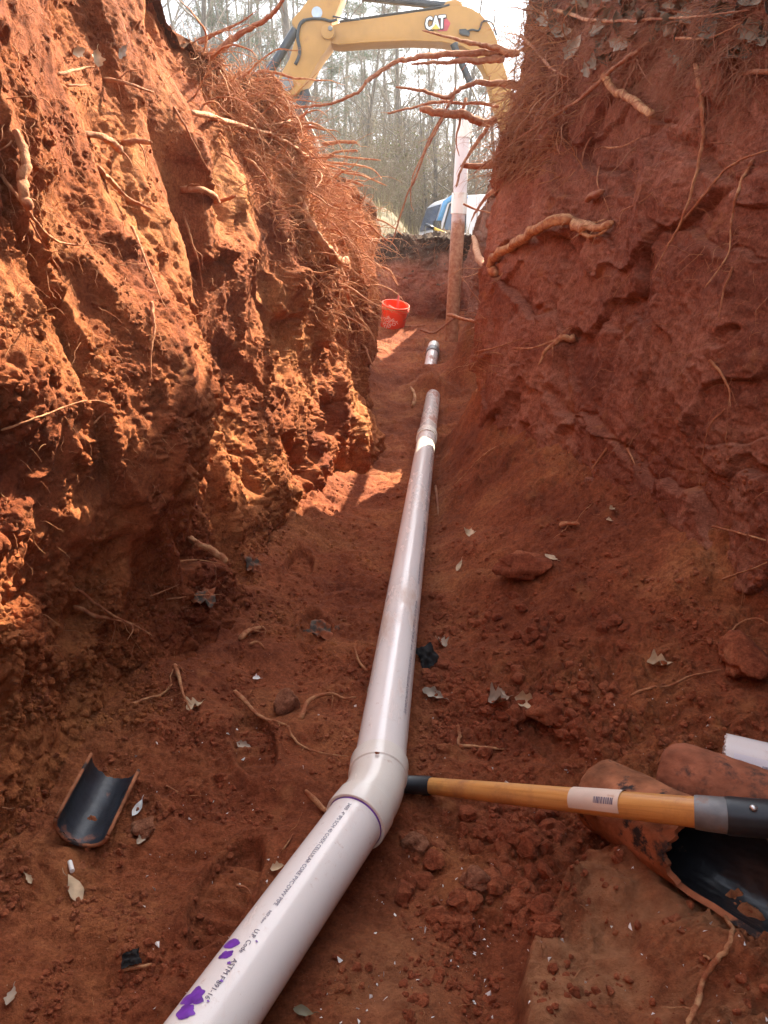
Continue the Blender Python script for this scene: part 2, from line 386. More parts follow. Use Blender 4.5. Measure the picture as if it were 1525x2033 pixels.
def build_wall(sgn, Y, tabs, hfun, seed, mat, kz=.0046):
    """sgn +1: wall whose open side faces +x (left bank); -1 faces -x"""
    ys = ysteps(-1.8, 10.4, .0034)
    nz = int((2.7 if sgn > 0 else 3.1) / kz); na = 26; nb = 46
    yy = ys[:, None]; H = hfun(yy)
    w_ = np.linspace(0, 1, nz)[None]
    z = -.30 + (H - .10 + .30) * w_
    x = tri(yy, z / (H if sgn > 0 else np.minimum(H, np.where(yy < 4.97, 2.45, 9))), Y, *tabs)
    if sgn > 0:
        x = x + .27 * np.exp(-((yy - 4.62) / .36) ** 4) * np.clip(1 - z / .58, 0, 1) ** .7
        x = x + .10 * np.exp(-((yy - 1.9) / .5) ** 2) * np.exp(-((z - .75) / .35) ** 2)      # bulging shelf, near bank
        x = x + .05 * np.exp(-((yy - 2.7) / .7) ** 4) * np.clip(1 - z / .35, 0, 1)          # crumbled foot of the bank
    xt = x[:, -1:]
    a_ = np.linspace(0, math.pi / 2, na + 1)[None, 1:]
    xa = xt - sgn * .10 * (1 - np.cos(a_)); za = H - .10 + .10 * np.sin(a_)
    u_ = np.linspace(0, 1, nb + 1)[None, 1:]
    xb = xt - sgn * (.10 + 1.0 * u_); zb = H - .10 * sstep(.6, 1, u_) - .16 * (u_ > .98)
    X = np.concatenate([x, xa, xb + 0 * yy], 1); Z = np.concatenate([z, za, zb + 0 * yy], 1); Yg = np.broadcast_to(yy, X.shape).copy()
    P = np.stack([X, Yg, Z], -1)
    du = np.gradient(P, axis=0); dv = np.gradient(P, axis=1)
    N = np.cross(du, dv) * sgn
    N /= np.linalg.norm(N, axis=2, keepdims=True) + 1e-9
    if (N[:, nz // 2, 0] * sgn).mean() < 0: N = -N
    d = fbm(X * 1.5, Yg * 1.5, Z * 1.2, 3, seed) * (.125 if sgn > 0 else .065)
    wv_ = perlin(X * 3, Yg * 3, Z * 3, seed + 50) * .30 + perlin(X * 9, Yg * 9, Z * 9, seed + 51) * .10
    if sgn > 0:
        # slabs left by the digging bucket: smooth faces with crumbling broken edges between them
        n1 = perlin(Yg * 1.75 + wv_, Z * 1.1 + wv_, .3, seed + 40); n2 = perlin(Yg * 3.7 + wv_, Z * 2.9 + wv_ * 1.5, 5.3, seed + 41)
        d = d + .055 * sstep(-.05, .05, n1) + .020 * sstep(-.04, .04, n2) - .040
        edge = np.exp(-((n1 - .03) / .085) ** 2) + .8 * np.exp(-((n2 - .03) / .08) ** 2)
        pat = sstep(-.2, .2, perlin(X * 4.5, Yg * 4.5, Z * 4.5, seed + 42))
        m = np.clip(.10 + .30 * pat * sstep(3.4, 2.2, Yg) + .95 * edge * (.4 + .6 * pat) + .9 * sstep(1.25, .65, Z) * (.45 + .55 * pat), 0, 1)
        scr = np.exp(-((Yg - 3.25) / .17) ** 4) * sstep(1.15, 1.3, Z) + np.exp(-((Yg - 2.78) / .16) ** 4) * sstep(.85, 1.0, Z) * sstep(1.75, 1.5, Z)
        m = m * (1 - np.clip(scr, 0, 1)); d = d - .05 * np.clip(scr, 0, 1)
        d = d + crumbs(X, Yg, Z, m, .95, seed + 60) - .055
        d = d + (1 - np.abs(perlin(X * 5, Yg * 16, Z * 2.2, seed + 46))) * .010 * (1 - m)
    else:
        n1 = perlin(Yg * 1.2 + wv_, Z * 2.6 + Yg * .35 + wv_ * 1.4, .3, seed + 40); n2 = perlin(Yg * 3.1 + wv_, Z * 4.6 + wv_ * 1.5, 2.3, seed + 41)
        d = d + .040 * sstep(-.02, .03, n1) + .020 * sstep(-.02, .025, n2) + np.abs(n1) * .03
        edge = np.exp(-((n1 - .02) / .06) ** 2) + .8 * np.exp(-((n2 - .02) / .06) ** 2)
        d = d - .012 * np.exp(-((n1 + .03) / .018) ** 2) - .008 * np.exp(-((n2 + .03) / .015) ** 2)      # cracks under the ledges
        d = d + perlin(X * 2, Yg * 9, Z * 2, seed + 44) * .014
        d = d + (1 - np.abs(perlin(X * 13, Yg * 13, Z * 13, seed + 47))) * .014 + (1 - np.abs(perlin(X * 29, Yg * 29, Z * 29, seed + 48))) * .009 - .018
        pat = sstep(-.15, .3, perlin(X * 2.2, Yg * 2.2, Z * 2.2, seed + 42))
        m = np.clip(.16 + .5 * pat + .5 * edge, 0, 1)
        d = d + crumbs(X, Yg, Z, m, .66, seed + 60) - .085
    top = np.concatenate([np.zeros(nz), np.ones(na) , np.ones(nb)])[None]
    d = d + np.abs(perlin(X * 6, Yg * 6, Z * 6, seed + 80)) * .10 * sstep(-.35, 0, Z - H)
    P = P + N * d[..., None]
    Hh = H if sgn > 0 else np.minimum(H, np.interp(yy, [1, 2, 3.2, 4.1, 4.7, 5], [1.6, 1.95, 2.32, 2.48, 2.38, 3]))
    hum = .85 * sstep(-.50 if sgn < 0 else -.16, -.02, (Z - Hh) + .30 * perlin(X * 3, Yg * 3, Z * 3, seed + 90))
    if sgn < 0: hum = np.maximum(hum, .5 * sstep(4.95, 5.2, Yg))
    o = mesh_np('trench_wall', P.reshape(-1, 3), grid_faces(*X.shape)[:, ::(1 if sgn < 0 else -1)], mat, True, {'humus': hum, 'tan': np.zeros(X.size)})
    o['kind'] = 'structure'
    return o
wallL = build_wall(+1, YL, (L0, L4, L1), hl, 11, M_EARTH_L)
wallR = build_wall(-1, YR, (R0, R4, R1), hr, 23, M_EARTH_R)

def build_floor():
    ys = ysteps(-1.8, 10.6, .0036); xs = np.arange(-1.3, 1.75, .0055)
    X, Y = np.meshgrid(xs, ys); Z, led = floor_z(X, Y)
    Z0 = Z.copy()
    Z = Z + fbm(X * 2.2, Y * 2.2, 0, 3, 3) * .032 + (np.abs(perlin(X * 5, Y * 5, .2, 12)) * .05 - .012) * (1 - np.exp(-((X - np.interp(Y, [.5, 1.35, 5], [-.36, -.02, .28])) / .12) ** 2))
    for fx, fy, fa in ((-.32, 1.62, .3), (-.30, 1.18, -.2), (-.22, 2.25, .15), (-.33, 2.75, -.1), (.42, 1.66, .5)):     # pressed boot marks
        ux = (X - fx) * math.cos(fa) + (Y - fy) * math.sin(fa); uy = -(X - fx) * math.sin(fa) + (Y - fy) * math.cos(fa)
        e = np.sqrt((ux / .052) ** 2 + (uy / .14) ** 2); Z = Z - .026 * sstep(1.05, .85, e) + .012 * np.exp(-((e - 1.15) / .15) ** 2)
        Z = Z + .004 * np.sin(uy * 180) * sstep(1.0, .8, e)
    m = sstep(-.2, .2, perlin(X * 2.4, Y * 2.4, .7, 8)) * .8 + .18
    m = m * (1 - .15 * led)
    path = np.exp(-((X - np.interp(Y, [.5, 3, 5], [-.35, -.12, .05])) / .16) ** 2)      # trodden strip beside the pipe
    m = m * (1 - .5 * path)
    Z = Z + crumbs(X, Y, 0.37 + 0 * X, m, 1.0, 100) * (.8 + .6 * sstep(.1, .4, X)) - .036
    tan = led * (.30 + .70 * sstep(-.25, .25, perlin(X * 7, Y * 7, 1.1, 9) + .4 * perlin(X * 22, Y * 22, 1.1, 19)))
    tan = np.maximum(tan, .6 * np.exp(-((X - .02) / .10) ** 2 - ((Y - .98) / .14) ** 2))
    o = mesh_np('trench_floor', np.stack([X, Y, Z], -1).reshape(-1, 3), grid_faces(*X.shape), M_FLOOR, True, {'tan': tan, 'humus': 0 * tan})
    o['kind'] = 'structure'; return o
floorO = build_floor()

def build_end():
    xs = np.linspace(-1.5, 2.2, 420); w_ = np.linspace(0, 1, 190)
    X, W = np.meshgrid(xs, w_, indexing='ij')
    top = 1.40 + .05 * perlin(X * 2, 0, 0, 4)
    Z = np.where(W < .75, .2 + (top - .2) * W / .75, top - .22 * sstep(.85, 1, W))
    Y = np.where(W < .75, 9.75 + .35 * (W / .75) ** 2, 10.1 + (W - .75) / .25 * .9)
    d = fbm(X * 2, Y * 2, Z * 2, 3, 7) * .10 + crumbs(X, Y, Z, .7, 1.6, 200)
    Y = Y - d * (W < .75); Z = Z + d * (W >= .7)
    hum = sstep(-.5, -.05, Z - top + .3 * perlin(X * 3, Y * 3, Z * 3, 99))
    o = mesh_np('trench_wall', np.stack([X, Y, Z], -1).reshape(-1, 3), grid_faces(*X.shape), M_EARTH_R, True, {'humus': hum, 'tan': 0 * hum})
    o['kind'] = 'structure'; return o
endO = build_end()

def ground_z(x, y):
    x = np.asarray(x, float); y = np.asarray(y, float)
    side = sstep(-.8, 1.0, x)
    z = hl(y) * (1 - side) + hr(y) * side
    far = 1.36 - .35 * sstep(10.8, 14, y) + .0 * x
    rise = 1.15 * sstep(11, 17, y) * sstep(1.0 + .03 * (y - 10), -.3 + .03 * (y - 10), x)
    far = far + rise + 2.6 * sstep(19, 60, y) + 6 * sstep(60, 400, y)
    z = z * (1 - sstep(9.5, 11, y)) + far * sstep(9.5, 11, y)
    lat = sstep(1.8, 6, np.abs(x))
    z = np.where(y < 11, z * (1 - lat) + 1.25 * lat, z)
    return z
HAZE_R = 240
def build_ground():
    def axis(a, b, fine0, fine1, st):
        f = np.arange(fine0, fine1 + 1e-6, st); o = [f]
        l = [fine0]; s = st
        while l[-1] > a: s *= 1.22; l.append(l[-1] - s)
        r = [fine1]; s = st
        while r[-1] < b: s *= 1.22; r.append(r[-1] + s)
        return np.concatenate([np.array(l[1:])[::-1], f, np.array(r[1:])])
    xs = axis(-190, 190, -3.5, 5, .16); ys = axis(-190, 190, -2.2, 20, .16)
    X, Y = np.meshgrid(xs, ys)
    Z = ground_z(X, Y) + fbm(X * .8, Y * .8, 0, 3, 31) * .06 + perlin(X * 4, Y * 4, 0, 34) * .03
    ny, nx = X.shape; F = grid_faces(ny, nx)
    c = np.stack([X, Y], -1).reshape(-1, 2)[F].mean(1)
    xl = np.interp(c[:, 1], YL, L1) - .72; xr = np.interp(c[:, 1], YR, R1) + .72
    hole = (c[:, 1] > -1.9) & (c[:, 1] < 10.55) & (c[:, 0] > xl) & (c[:, 0] < xr)
    m, n, l, b = new_mat('woodland_ground')
    t = noise_node(n, l, 1.2, 9, 0.65)
    cc = ramp(n, l, t.outputs[0], [(.3, (.05, .038, .02)), (.5, (.10, .072, .038)), (.7, (.15, .105, .055))]).outputs[0]
    l.new(cc, b.inputs['Base Color']); b.inputs['Roughness'].default_value = 1
    bump(n, l, b, noise_node(n, l, 14, 6).outputs[0], .8, .05)
    o = mesh_np('ground', np.stack([X, Y, Z], -1).reshape(-1, 3), F[~hole], m, True)
    o['kind'] = 'structure'; return o
groundO = build_ground()

bpy.context.view_layer.update()
DG = bpy.context.evaluated_depsgraph_get()
SOLID = [wallL, wallR, floorO, endO]
def hit_dir(o, d, objs=SOLID, far=30):
    best = None; o = Vector(o); d = Vector(d)
    for ob in objs:
        ok, loc, nor, _ = ob.ray_cast(o, d.normalized(), distance=far)
        if ok:
            k = (loc - o).length
            if best is None or k < best[0]: best = (k, np.array(loc), np.array(nor))
    return best
def hit(px, py):
    r = hit_dir(CAM, ray(px, py))
    if r is None: return None, None, None
    fw = np.array([0, CT, -ST]); n = r[2]
    if np.dot(n, ray(px, py)) > 0: n = -n
    return float(np.dot(r[1] - CAM, fw)), r[1], n
def axis_pt(px, py, r):
    z = 0.05
    for _ in range(5):
        p = at_z(px, py, z); z = on_floor(p[0], p[1]) + r
    return at_z(px, py, z)
def on_floor(x, y):
    r = hit_dir((x, y, 1.3), (0, 0, -1), [floorO]); return float(r[1][2]) if r else float(floor_z(x, y)[0])

# ------------------------------------------------------------------ writing wrapped round a pipe
def text_verts(s, size):
    c = bpy.data.curves.new('t', 'FONT'); c.body = s; c.size = size; c.resolution_u = 2
    o = bpy.data.objects.new('t', c); COL.objects.link(o)
    bpy.context.view_layer.update()
    me = o.evaluated_get(bpy.context.evaluated_depsgraph_get()).to_mesh()
    V = np.array([v.co[:] for v in me.vertices]); F = [tuple(p.vertices) for p in me.polygons]
    o.to_mesh_clear(); bpy.data.objects.remove(o); bpy.data.curves.remove(c)
    return V, F
def wrap(mb, V2, F, P0, d, up, R, s0, ang, lift=.0009):
    """x along d from P0+s0, y round the pipe. ang measured from `up` about d"""
    d = np.array(d, float) / np.linalg.norm(d); up = np.array(up, float); up -= d * np.dot(up, d); up /= np.linalg.norm(up)
    side = np.cross(up, d)          # n x d : letter-up direction at ang=0
    out = []
    for v in V2:
        a = ang + v[1] / R
        n = up * math.cos(a) + side * math.sin(a)
        out.append(np.array(P0) + d * (s0 + v[0]) + n * (R + lift))
    mb.add(out, F)

# ------------------------------------------------------------------ the drain line
PZ = .062; RP = .0572
vtx = np.array([-.018, 1.352, PZ])
dl = np.array([-.41, -.912, 0]); dl /= np.linalg.norm(dl)            # elbow -> camera
du_ = np.array([.0838, .9965, 0]); du_ /= np.linalg.norm(du_)         # elbow -> far end
drain = empty('drain_pipe', (vtx[0], vtx[1], 0), 'long white plastic drain pipe with elbow running along the trench floor', 'pipe')
O = Vector(drain.location)
def cyl_part(name, A, B, r, mat, parent, org, n=48, ri=None, segs=1, prof=None):
    A = np.array(A, float) - np.array(org); B = np.array(B, float) - np.array(org)
    mb = MB()
    d = (B - A); L = np.linalg.norm(d); d /= L
    a = np.array([0, 0, 1.0]) if abs(d[2]) < .9 else np.array([1.0, 0, 0])
    N = np.cross(d, a); N /= np.linalg.norm(N); Bn = np.cross(d, N)
    pr = prof or ([(0, ri), (0, r), (L, r), (L, ri)] if ri else [(0, r), (L, r)])
    V = []; F = []
    for (s, rr) in pr:
        for j in range(n):
            t = 2 * math.pi * j / n; V.append(A + d * s + (N * math.cos(t) + Bn * math.sin(t)) * rr)
    for i in range(len(pr) - 1):
        for j in range(n): F.append((i*n+j, i*n+(j+1) % n, (i+1)*n+(j+1) % n, (i+1)*n+j))
    if ri:
        i = len(pr) - 1
        for j in range(n): F.append((i*n+j, i*n+(j+1) % n, (j+1) % n, j))
    elif not prof:
        F.append(tuple(range(n))); F.append(tuple((len(pr)-1)*n+j for j in range(n)))
    mb.add(V, F)
    return mb.build(name, mat, parent, auto=35)
near_pipe = cyl_part('pipe_section', vtx + dl * .07, vtx + dl * 1.25, RP, M_PVC, drain, O, 64, RP - .006)
long_end = vtx + du_ * 3.46
long_pipe = cyl_part('pipe_section', vtx + du_ * .07, long_end, RP, M_PVC, drain, O, 64, RP - .006)
cpl_end = long_end + np.array([.02, .16, 0])
# coupling and the next pipe past it
dfar = np.array([.088, 1.0, .012]); dfar /= np.linalg.norm(dfar)
cyl_part('coupling', long_end - du_ * .07, long_end + dfar * .07, 0, M_PVC_FIT, drain, O, 64, None,
         prof=[(0, RP + .001), (0, .0655), (.006, .0665), (.055, .0655), (.062, .064), (.078, .064), (.085, .0655), (.134, .0665), (.14, .0655), (.14, RP + .001)])
far1 = long_end + dfar * 1.45
p1 = cyl_part('pipe_section', long_end + dfar * .02, far1, RP, M_PVC_FAR, drain, O, 48, RP - .006)
far2 = at(859, 700, 7.55); dz = at(846, 770, 6.75)
cyl_part('pipe_section', far1, dz, RP - .003, M_PVC_FAR, drain, O, 40, RP - .008)
cyl_part('pipe_section', dz, far2, RP, M_PVC_FAR, drain, O, 40, RP - .006)
dd = (far2 - dz) / np.linalg.norm(far2 - dz)
cyl_part('coupling', far2 - dd * .06, far2 + dd * .05, .066, M_STEEL, drain, O, 40, RP)
cyl_part('pipe_section', far2 + dd * .05, far2 + dd * .2, RP, M_PVC_FIT, drain, O, 40, RP - .006)
# elbow: swept socket - bend - socket
def elbow():
    path = []; rr = []
    def push(p, r): path.append(np.array(p) - np.array(O)); rr.append(r)
    e = np.array([0, 0, 0.])
    for s, r in ((.098, .0585), (.0981, .0640), (.094, .0650), (.052, .0642), (.049, .0615)): push(vtx + dl * s + e, r)
    for k in range(9):
        f = k / 8; a = vtx + dl * .042; b = vtx + du_ * .042
        push((1-f)**2 * a + 2*f*(1-f) * vtx + f*f * b, .0606)
    for s, r in ((.049, .0615), (.052, .0642), (.094, .0650), (.0981, .0640), (.098, .0585)): push(vtx + du_ * s + e, r)
    n = 64; V = []; F = []
    for i, (p, r) in enumerate(zip(path, rr)):
        f = min(max((i - 4) / 9, 0), 1); T = -dl * (1 - f) + du_ * f; T /= np.linalg.norm(T)
        Nn = np.cross(T, [0, 0, 1]); Nn /= np.linalg.norm(Nn)
        for j in range(n):
            t = 2 * math.pi * j / n; V.append(p + r * (Nn * math.cos(t) + np.array([0, 0, 1]) * math.sin(t)))
    for i in range(len(path) - 1):
        for j in range(n): F.append((i*n+j, i*n+(j+1) % n, (i+1)*n+(j+1) % n, (i+1)*n+j))
    mb = MB(); mb.add(V, F); return mb.build('elbow', M_PVC_FIT, drain, auto=30)
elb = elbow()
# purple primer rings in the sockets
for (p, dv) in ((vtx + dl * .0975, dl), (vtx + du_ * .0975, du_)):
    cyl_part('primer_ring', p, p + dv * .0035, RP + .0008, M_PRIMER, drain, O, 64, RP - .001)
# printed line
def loc(p): return np.array(p) - np.array(O)
def put_text(V, F, d, s, ang, parent):
    m = MB(); wrap(m, V, F, loc(vtx), d, (0, 0, 1), RP, s, rad(ang)); m.build('lettering', M_INK, parent)
x = .115
for s, sz in (('3400  4" IPS SCH 40 COEX CELLULAR CORE PVC-DWV PIPE', .0105), ('NSF-dwv', .0075), ('U.P. Code', .0115), ('ASTM F 891-16', .0115)):
    V, F = text_verts(s, sz); put_text(V, F, dl, x, -4, near_pipe); x += V[:, 0].max() + .012
x += .045
for k, s in enumerate(('NOT FOR', 'PRESSURE')):
    V, F = text_verts(s, .0115); V[:, 1] += .008 - k * .013; put_text(V, F, dl, x, -5, near_pipe)
V, F = text_verts('CP', .0135); put_text(V, F, dl, x + .10, -4, near_pipe)
x = .25
while x < 3.2:
    for s, sz in (('4" IPS SCH 40 COEX CELLULAR CORE PVC-DWV PIPE', .0125), ('NSF-dwv', .009), ('U.P. Code ASTM F 891-16', .0135), ('NOT FOR PRESSURE', .0125)):
        V, F = text_verts(s, sz); V[:, 0] *= -1; V[:, 1] *= -1
        Lw = V[:, 0].max() - V[:, 0].min(); put_text(V, F, du_, x + Lw, -50, long_pipe); x += Lw + .02
    x += .12
# spilled purple primer
def blob(mb, P0, d, R, s, ang, size, seed):
    r = random.Random(seed); n = 36; V = [(0, 0)]; K = 6
    q = [.82 * size * (.95 + .55 * float(perlin(math.cos(a) * 1.6 + seed * 3.7, math.sin(a) * 1.6, .5, 33)) + .10 * r.random()) for a in np.arange(n) * 2 * math.pi / n]
    for k in range(1, K + 1):
        for i in range(n):
            a = 2 * math.pi * i / n; V.append((math.cos(a) * q[i] * k / K * .95, math.sin(a) * q[i] * k / K * 1.3))
    F = [(0, i + 1, (i + 1) % n + 1) for i in range(n)]
    for k in range(K - 1):
        b = 1 + k * n; F += [(b + i, b + (i + 1) % n, b + n + (i + 1) % n, b + n + i) for i in range(n)]
    wrap(mb, np.array(V), F, P0, d, (0, 0, 1), R, s, ang, .0005 + .00012 * (seed % 12))
for i, (s, a, z) in enumerate(((.475, -30, .013), (.497, -22, .011), (.575, -24, .019), (.60, -16, .013), (.63, -20, .009), (.51, -6, .003), (.54, 2, .0025), (.575, 4, .002), (.46, 10, .002))):
    m = MB(); blob(m, loc(vtx), dl, RP, s, rad(a), z, i); m.build('primer_stain', M_PRIMER, near_pipe)
mb = MB(); blob(mb, loc(vtx), du_, .0648, .045, rad(0), .0055, 77); mb.build('mud_spot', M_FLOOR, elb)

# ------------------------------------------------------------------ upright vent pipe
vp_b = at(897, 655, 6.55); vp_t = at(921, 246, 6.1)
vent = empty('vent_pipe', tuple(vp_b), 'upright white plastic vent pipe with muddy lower half at trench end', 'pipe')
dv = (vp_t - vp_b); Lv = np.linalg.norm(dv); dv /= Lv
f_mud = .55
def mud_pipe(level):
    m, n, l, b = new_mat('muddy_vent')
    tc = n.new('ShaderNodeTexCoord'); sx = n.new('ShaderNodeSeparateXYZ'); l.new(tc.outputs['Object'], sx.inputs[0])
    ns = noise_node(n, l, 9, 7, .65); ma = n.new('ShaderNodeMath'); ma.operation = 'MULTIPLY_ADD'; ma.inputs[1].default_value = .75
    l.new(ns.outputs[0], ma.inputs[0]); l.new(sx.outputs[2], ma.inputs[2])
    f = ramp(n, l, ma.outputs[0], [(.0, (1, 1, 1)), (.5, (1, 1, 1))]); e = f.color_ramp.elements
    mr = n.new('ShaderNodeMapRange'); mr.inputs[1].default_value = level + .30; mr.inputs[2].default_value = level + .52
    l.new(ma.outputs[0], mr.inputs[0])
    g = noise_node(n, l, 26, 6, .7)
    mud = ramp(n, l, g.outputs[0], [(.35, (.25, .08, .035)), (.62, (.46, .24, .13))]).outputs[0]
    l.new(mixc(n, l, mr.outputs[0], mud, (.70, .61, .57)), b.inputs['Base Color']); b.inputs['Roughness'].default_value = .55
    bump(n, l, b, g.outputs[0], .4, .006); return m
cyl_part('pipe_section', vp_b - dv * .1, vp_t, .0555, mud_pipe(Lv * f_mud), vent, vp_b, 40, .05)
mid = vp_b + dv * Lv * .63
cyl_part('coupling', mid - dv * .08, mid + dv * .08, .064, M_PVC_FIT, vent, vp_b, 40, .056)
top = vp_b + dv * Lv * .945
cyl_part('coupling', top - dv * .015, vp_t + dv * .02, .063, M_PVC_FIT, vent, vp_b, 40, .056)

# ------------------------------------------------------------------ bucket
bk = at(778, 636, 8.8); bz = on_floor(bk[0], bk[1]); bk = np.array([bk[0], bk[1], bz - .02])
M_BUCKET = simple('orange_bucket', (.80, .062, .012), .4, .12, 6, dirt=(.5, .1, .04), dirt_amt=(.6, .8))
bucket = empty('bucket', tuple(bk), 'orange plastic bucket with white lettering standing at trench end', 'bucket')
bucket.rotation_euler = (rad(15), rad(9), 0); bucket.scale = (1, 1, .84)
def lathe(prof, n=40):
    V = []; F = []
    for r, z in prof:
        for j in range(n): V.append((r * math.cos(2*math.pi*j/n), r * math.sin(2*math.pi*j/n), z))
    for i in range(len(prof) - 1):
        for j in range(n): F.append((i*n+j, i*n+(j+1) % n, (i+1)*n+(j+1) % n, (i+1)*n+j))
    F.append(tuple(range(n)))
    return V, F
mb = MB(); mb.add(*lathe([(.13, 0), (.133, .004), (.152, .36), (.149, .36), (.129, .02), (.002, .02)])); mb.build('body', M_BUCKET, bucket, auto=40)
mb = MB()
for z0 in (.345, .305, .285):
    V, F = lathe([(.151, z0), (.159, z0), (.159, z0 + .014), (.151, z0 + .014)]); mb.add(V, F[:-1])
mb.build('rim', M_BUCKET, bucket, auto=40)
mb = MB(); P = [(.16 * math.cos(a), -.02 - .17 * math.sin(a) * .55, .30 - .17 * math.sin(a)) for a in np.linspace(0, math.pi, 24)]
mb.tube(P, .0025, 6); mb.build('handle', M_STEEL, bucket, smooth=True)
mb = MB()
for k, s in enumerate(('THE', 'HOME', 'DEPOT')):
    V, F = text_verts(s, .062); V[:, 0] -= V[:, 0].mean(); V[:, 1] += .035 - k * .05
    c, s_ = math.cos(rad(35)), math.sin(rad(35)); V = np.stack([V[:, 0]*c - V[:, 1]*s_, V[:, 0]*s_ + V[:, 1]*c], -1)
    out = []
    for v in V:
        z = .15 + v[1]; R = .133 + .019 * z / .36 + .0015; a = -math.pi / 2 - .35 + v[0] / R
        out.append((R * math.cos(a), R * math.sin(a), z))
    mb.add(out, F)
mb.build('lettering', M_WHITE, bucket)
mb = MB(); mb.tube([bk + [.05, .0, .05], bk + [.075, -.04, .38]], [.014, .011], 10)
tag(mb.build('stick_handle', simple('red_handle', (.55, .05, .03), .5), smooth=True, origin=tuple(bk + [.05, .02, .05])), 'red tool handle sticking up out of the orange bucket', 'handle')
mb = MB(); mb.box(bk + [-.03, -.02, .215], (.07, .006, .11), Matrix.Rotation(.5, 3, 'Y') @ Matrix.Rotation(.3, 3, 'X'))
tag(mb.build('paper_sheet', simple('pink_paper', (.55, .12, .08), .7), origin=tuple(bk + [-.03, -.02, .12])), 'pale folded paper sheet tucked inside the orange bucket', 'paper')

# ------------------------------------------------------------------ tool with wooden handle
def zat(px, py, z): return at_z(px, py, z)
oA_z = max(axis_pt(1185, 1572, .082)[2], axis_pt(1470, 1728, .078)[2])
pz_ = oA_z + .100
tA = axis_pt(796, 1556, .03); tB = axis_pt(850, 1560, .035); tC = zat(1385, 1613, pz_); tD = zat(1440, 1619, pz_ + .006); tE = zat(1640, 1636, pz_ + .02)
tool = empty('shovel', tuple(zat(1100, 1585, .1)), 'wooden handled shovel lying from the pipe elbow across the rusty pipes', 'shovel')
TO = np.array(tool.location)
def taper(name, A, B, r0, r1, mat, n=32, prof=None):
    A = np.array(A); B = np.array(B); L = np.linalg.norm(B - A)
    return cyl_part(name, A, B, 0, mat, tool, TO, n, None, prof=prof or [(0, .001), (.0, r0), (L, r1), (L, .001)])
# build the handle along local x so that the grain runs with it
hd = MB(); Lh = np.linalg.norm(tC - tB); ss = np.linspace(-.01, Lh + .01, 30)
hd.tube([(s, 0, 0) for s in ss], [.0185 + .0075 * sstep(0, 1, s / Lh) + .001 * math.sin(s * 9) for s in ss], 32)
ho = hd.build('handle', M_WOOD, tool, smooth=True, auto=40)
q = Vector(tC - tB).to_track_quat('X', 'Z'); ho.rotation_mode = 'QUATERNION'; ho.rotation_quaternion = q; ho.location = Vector(tB - TO)
La = np.linalg.norm(tB - tA)
taper('end_cap', tA, tB + (tB - tA) / La * .006, .019, .021, M_BLACK, prof=[(0, .001), (.002, .016), (.01, .019), (La - .004, .0215), (La + .004, .0215), (La + .005, .018)])
dt = (tD - tC) / np.linalg.norm(tD - tC)
Lc = np.linalg.norm(tD - tC) + .01
taper('collar', tC - dt * .005, tD + dt * .005, .0275, .0275, M_STEEL, prof=[(0, .02), (0, .0275), (.004, .0282), (Lc - .004, .0295), (Lc, .0285), (Lc, .02)])
sock = taper('socket', tD, tE, .031, .034, M_BLACK, prof=[(0, .02), (0, .030), (.006, .0315), (.06, .031), (.40, .036), (.40, .001)])
rv = MB(); up = np.array([0, -.35, 1]); up /= np.linalg.norm(up)
for sft in (.035,):
    c = tD + dt * sft + up * .0312 - TO
    rv.add(*[[tuple(c + np.array(v)) for v in lathe([(.0065, -.003), (.006, .001), (.003, .003), (.0005, .0034)], 14)[0]], lathe([(.0065, 0), (.006, 0), (.003, 0), (.0005, 0)], 14)[1]])
rv.build('rivet', simple('bright_rivet', (.6, .58, .55), .35, .1, metallic=.8), sock, smooth=True)
# sticker on the handle with a bar code
stk = MB(); Rs = .0246
NX, NA = 14, 16
V = []; 
for i in range(NX + 1):
    for j in range(NA + 1):
        s = Lh * (.615 + .17 * i / NX); a = rad(-95 + 165 * j / NA); r_ = (.0185 + .0075 * float(sstep(0, 1, s / Lh))) + .0012
        V.append((s, math.sin(a) * r_, math.cos(a) * r_))
stk.add(V, [(i*(NA+1)+j, (i+1)*(NA+1)+j, (i+1)*(NA+1)+j+1, i*(NA+1)+j+1) for i in range(NX) for j in range(NA)])
st_o = stk.build('sticker', M_STICKER, ho, smooth=True)
bc = MB(); s = Lh * .705
rb = random.Random(3)
while s < Lh * .765:
    wd = rb.choice((.0009, .0016, .0024)); r_ = (.0185 + .0075 * float(sstep(0, 1, s / Lh))) + .0017
    A_ = [rad(-62 + 26 * k / 5) for k in range(6)]
    bc.add([(s + e, math.sin(a) * r_, math.cos(a) * r_) for a in A_ for e in (0, wd)], [(2*k, 2*k+1, 2*k+3, 2*k+2) for k in range(5)])
    s += wd + rb.choice((.001, .0018))
bc.build('barcode', M_INK, ho)

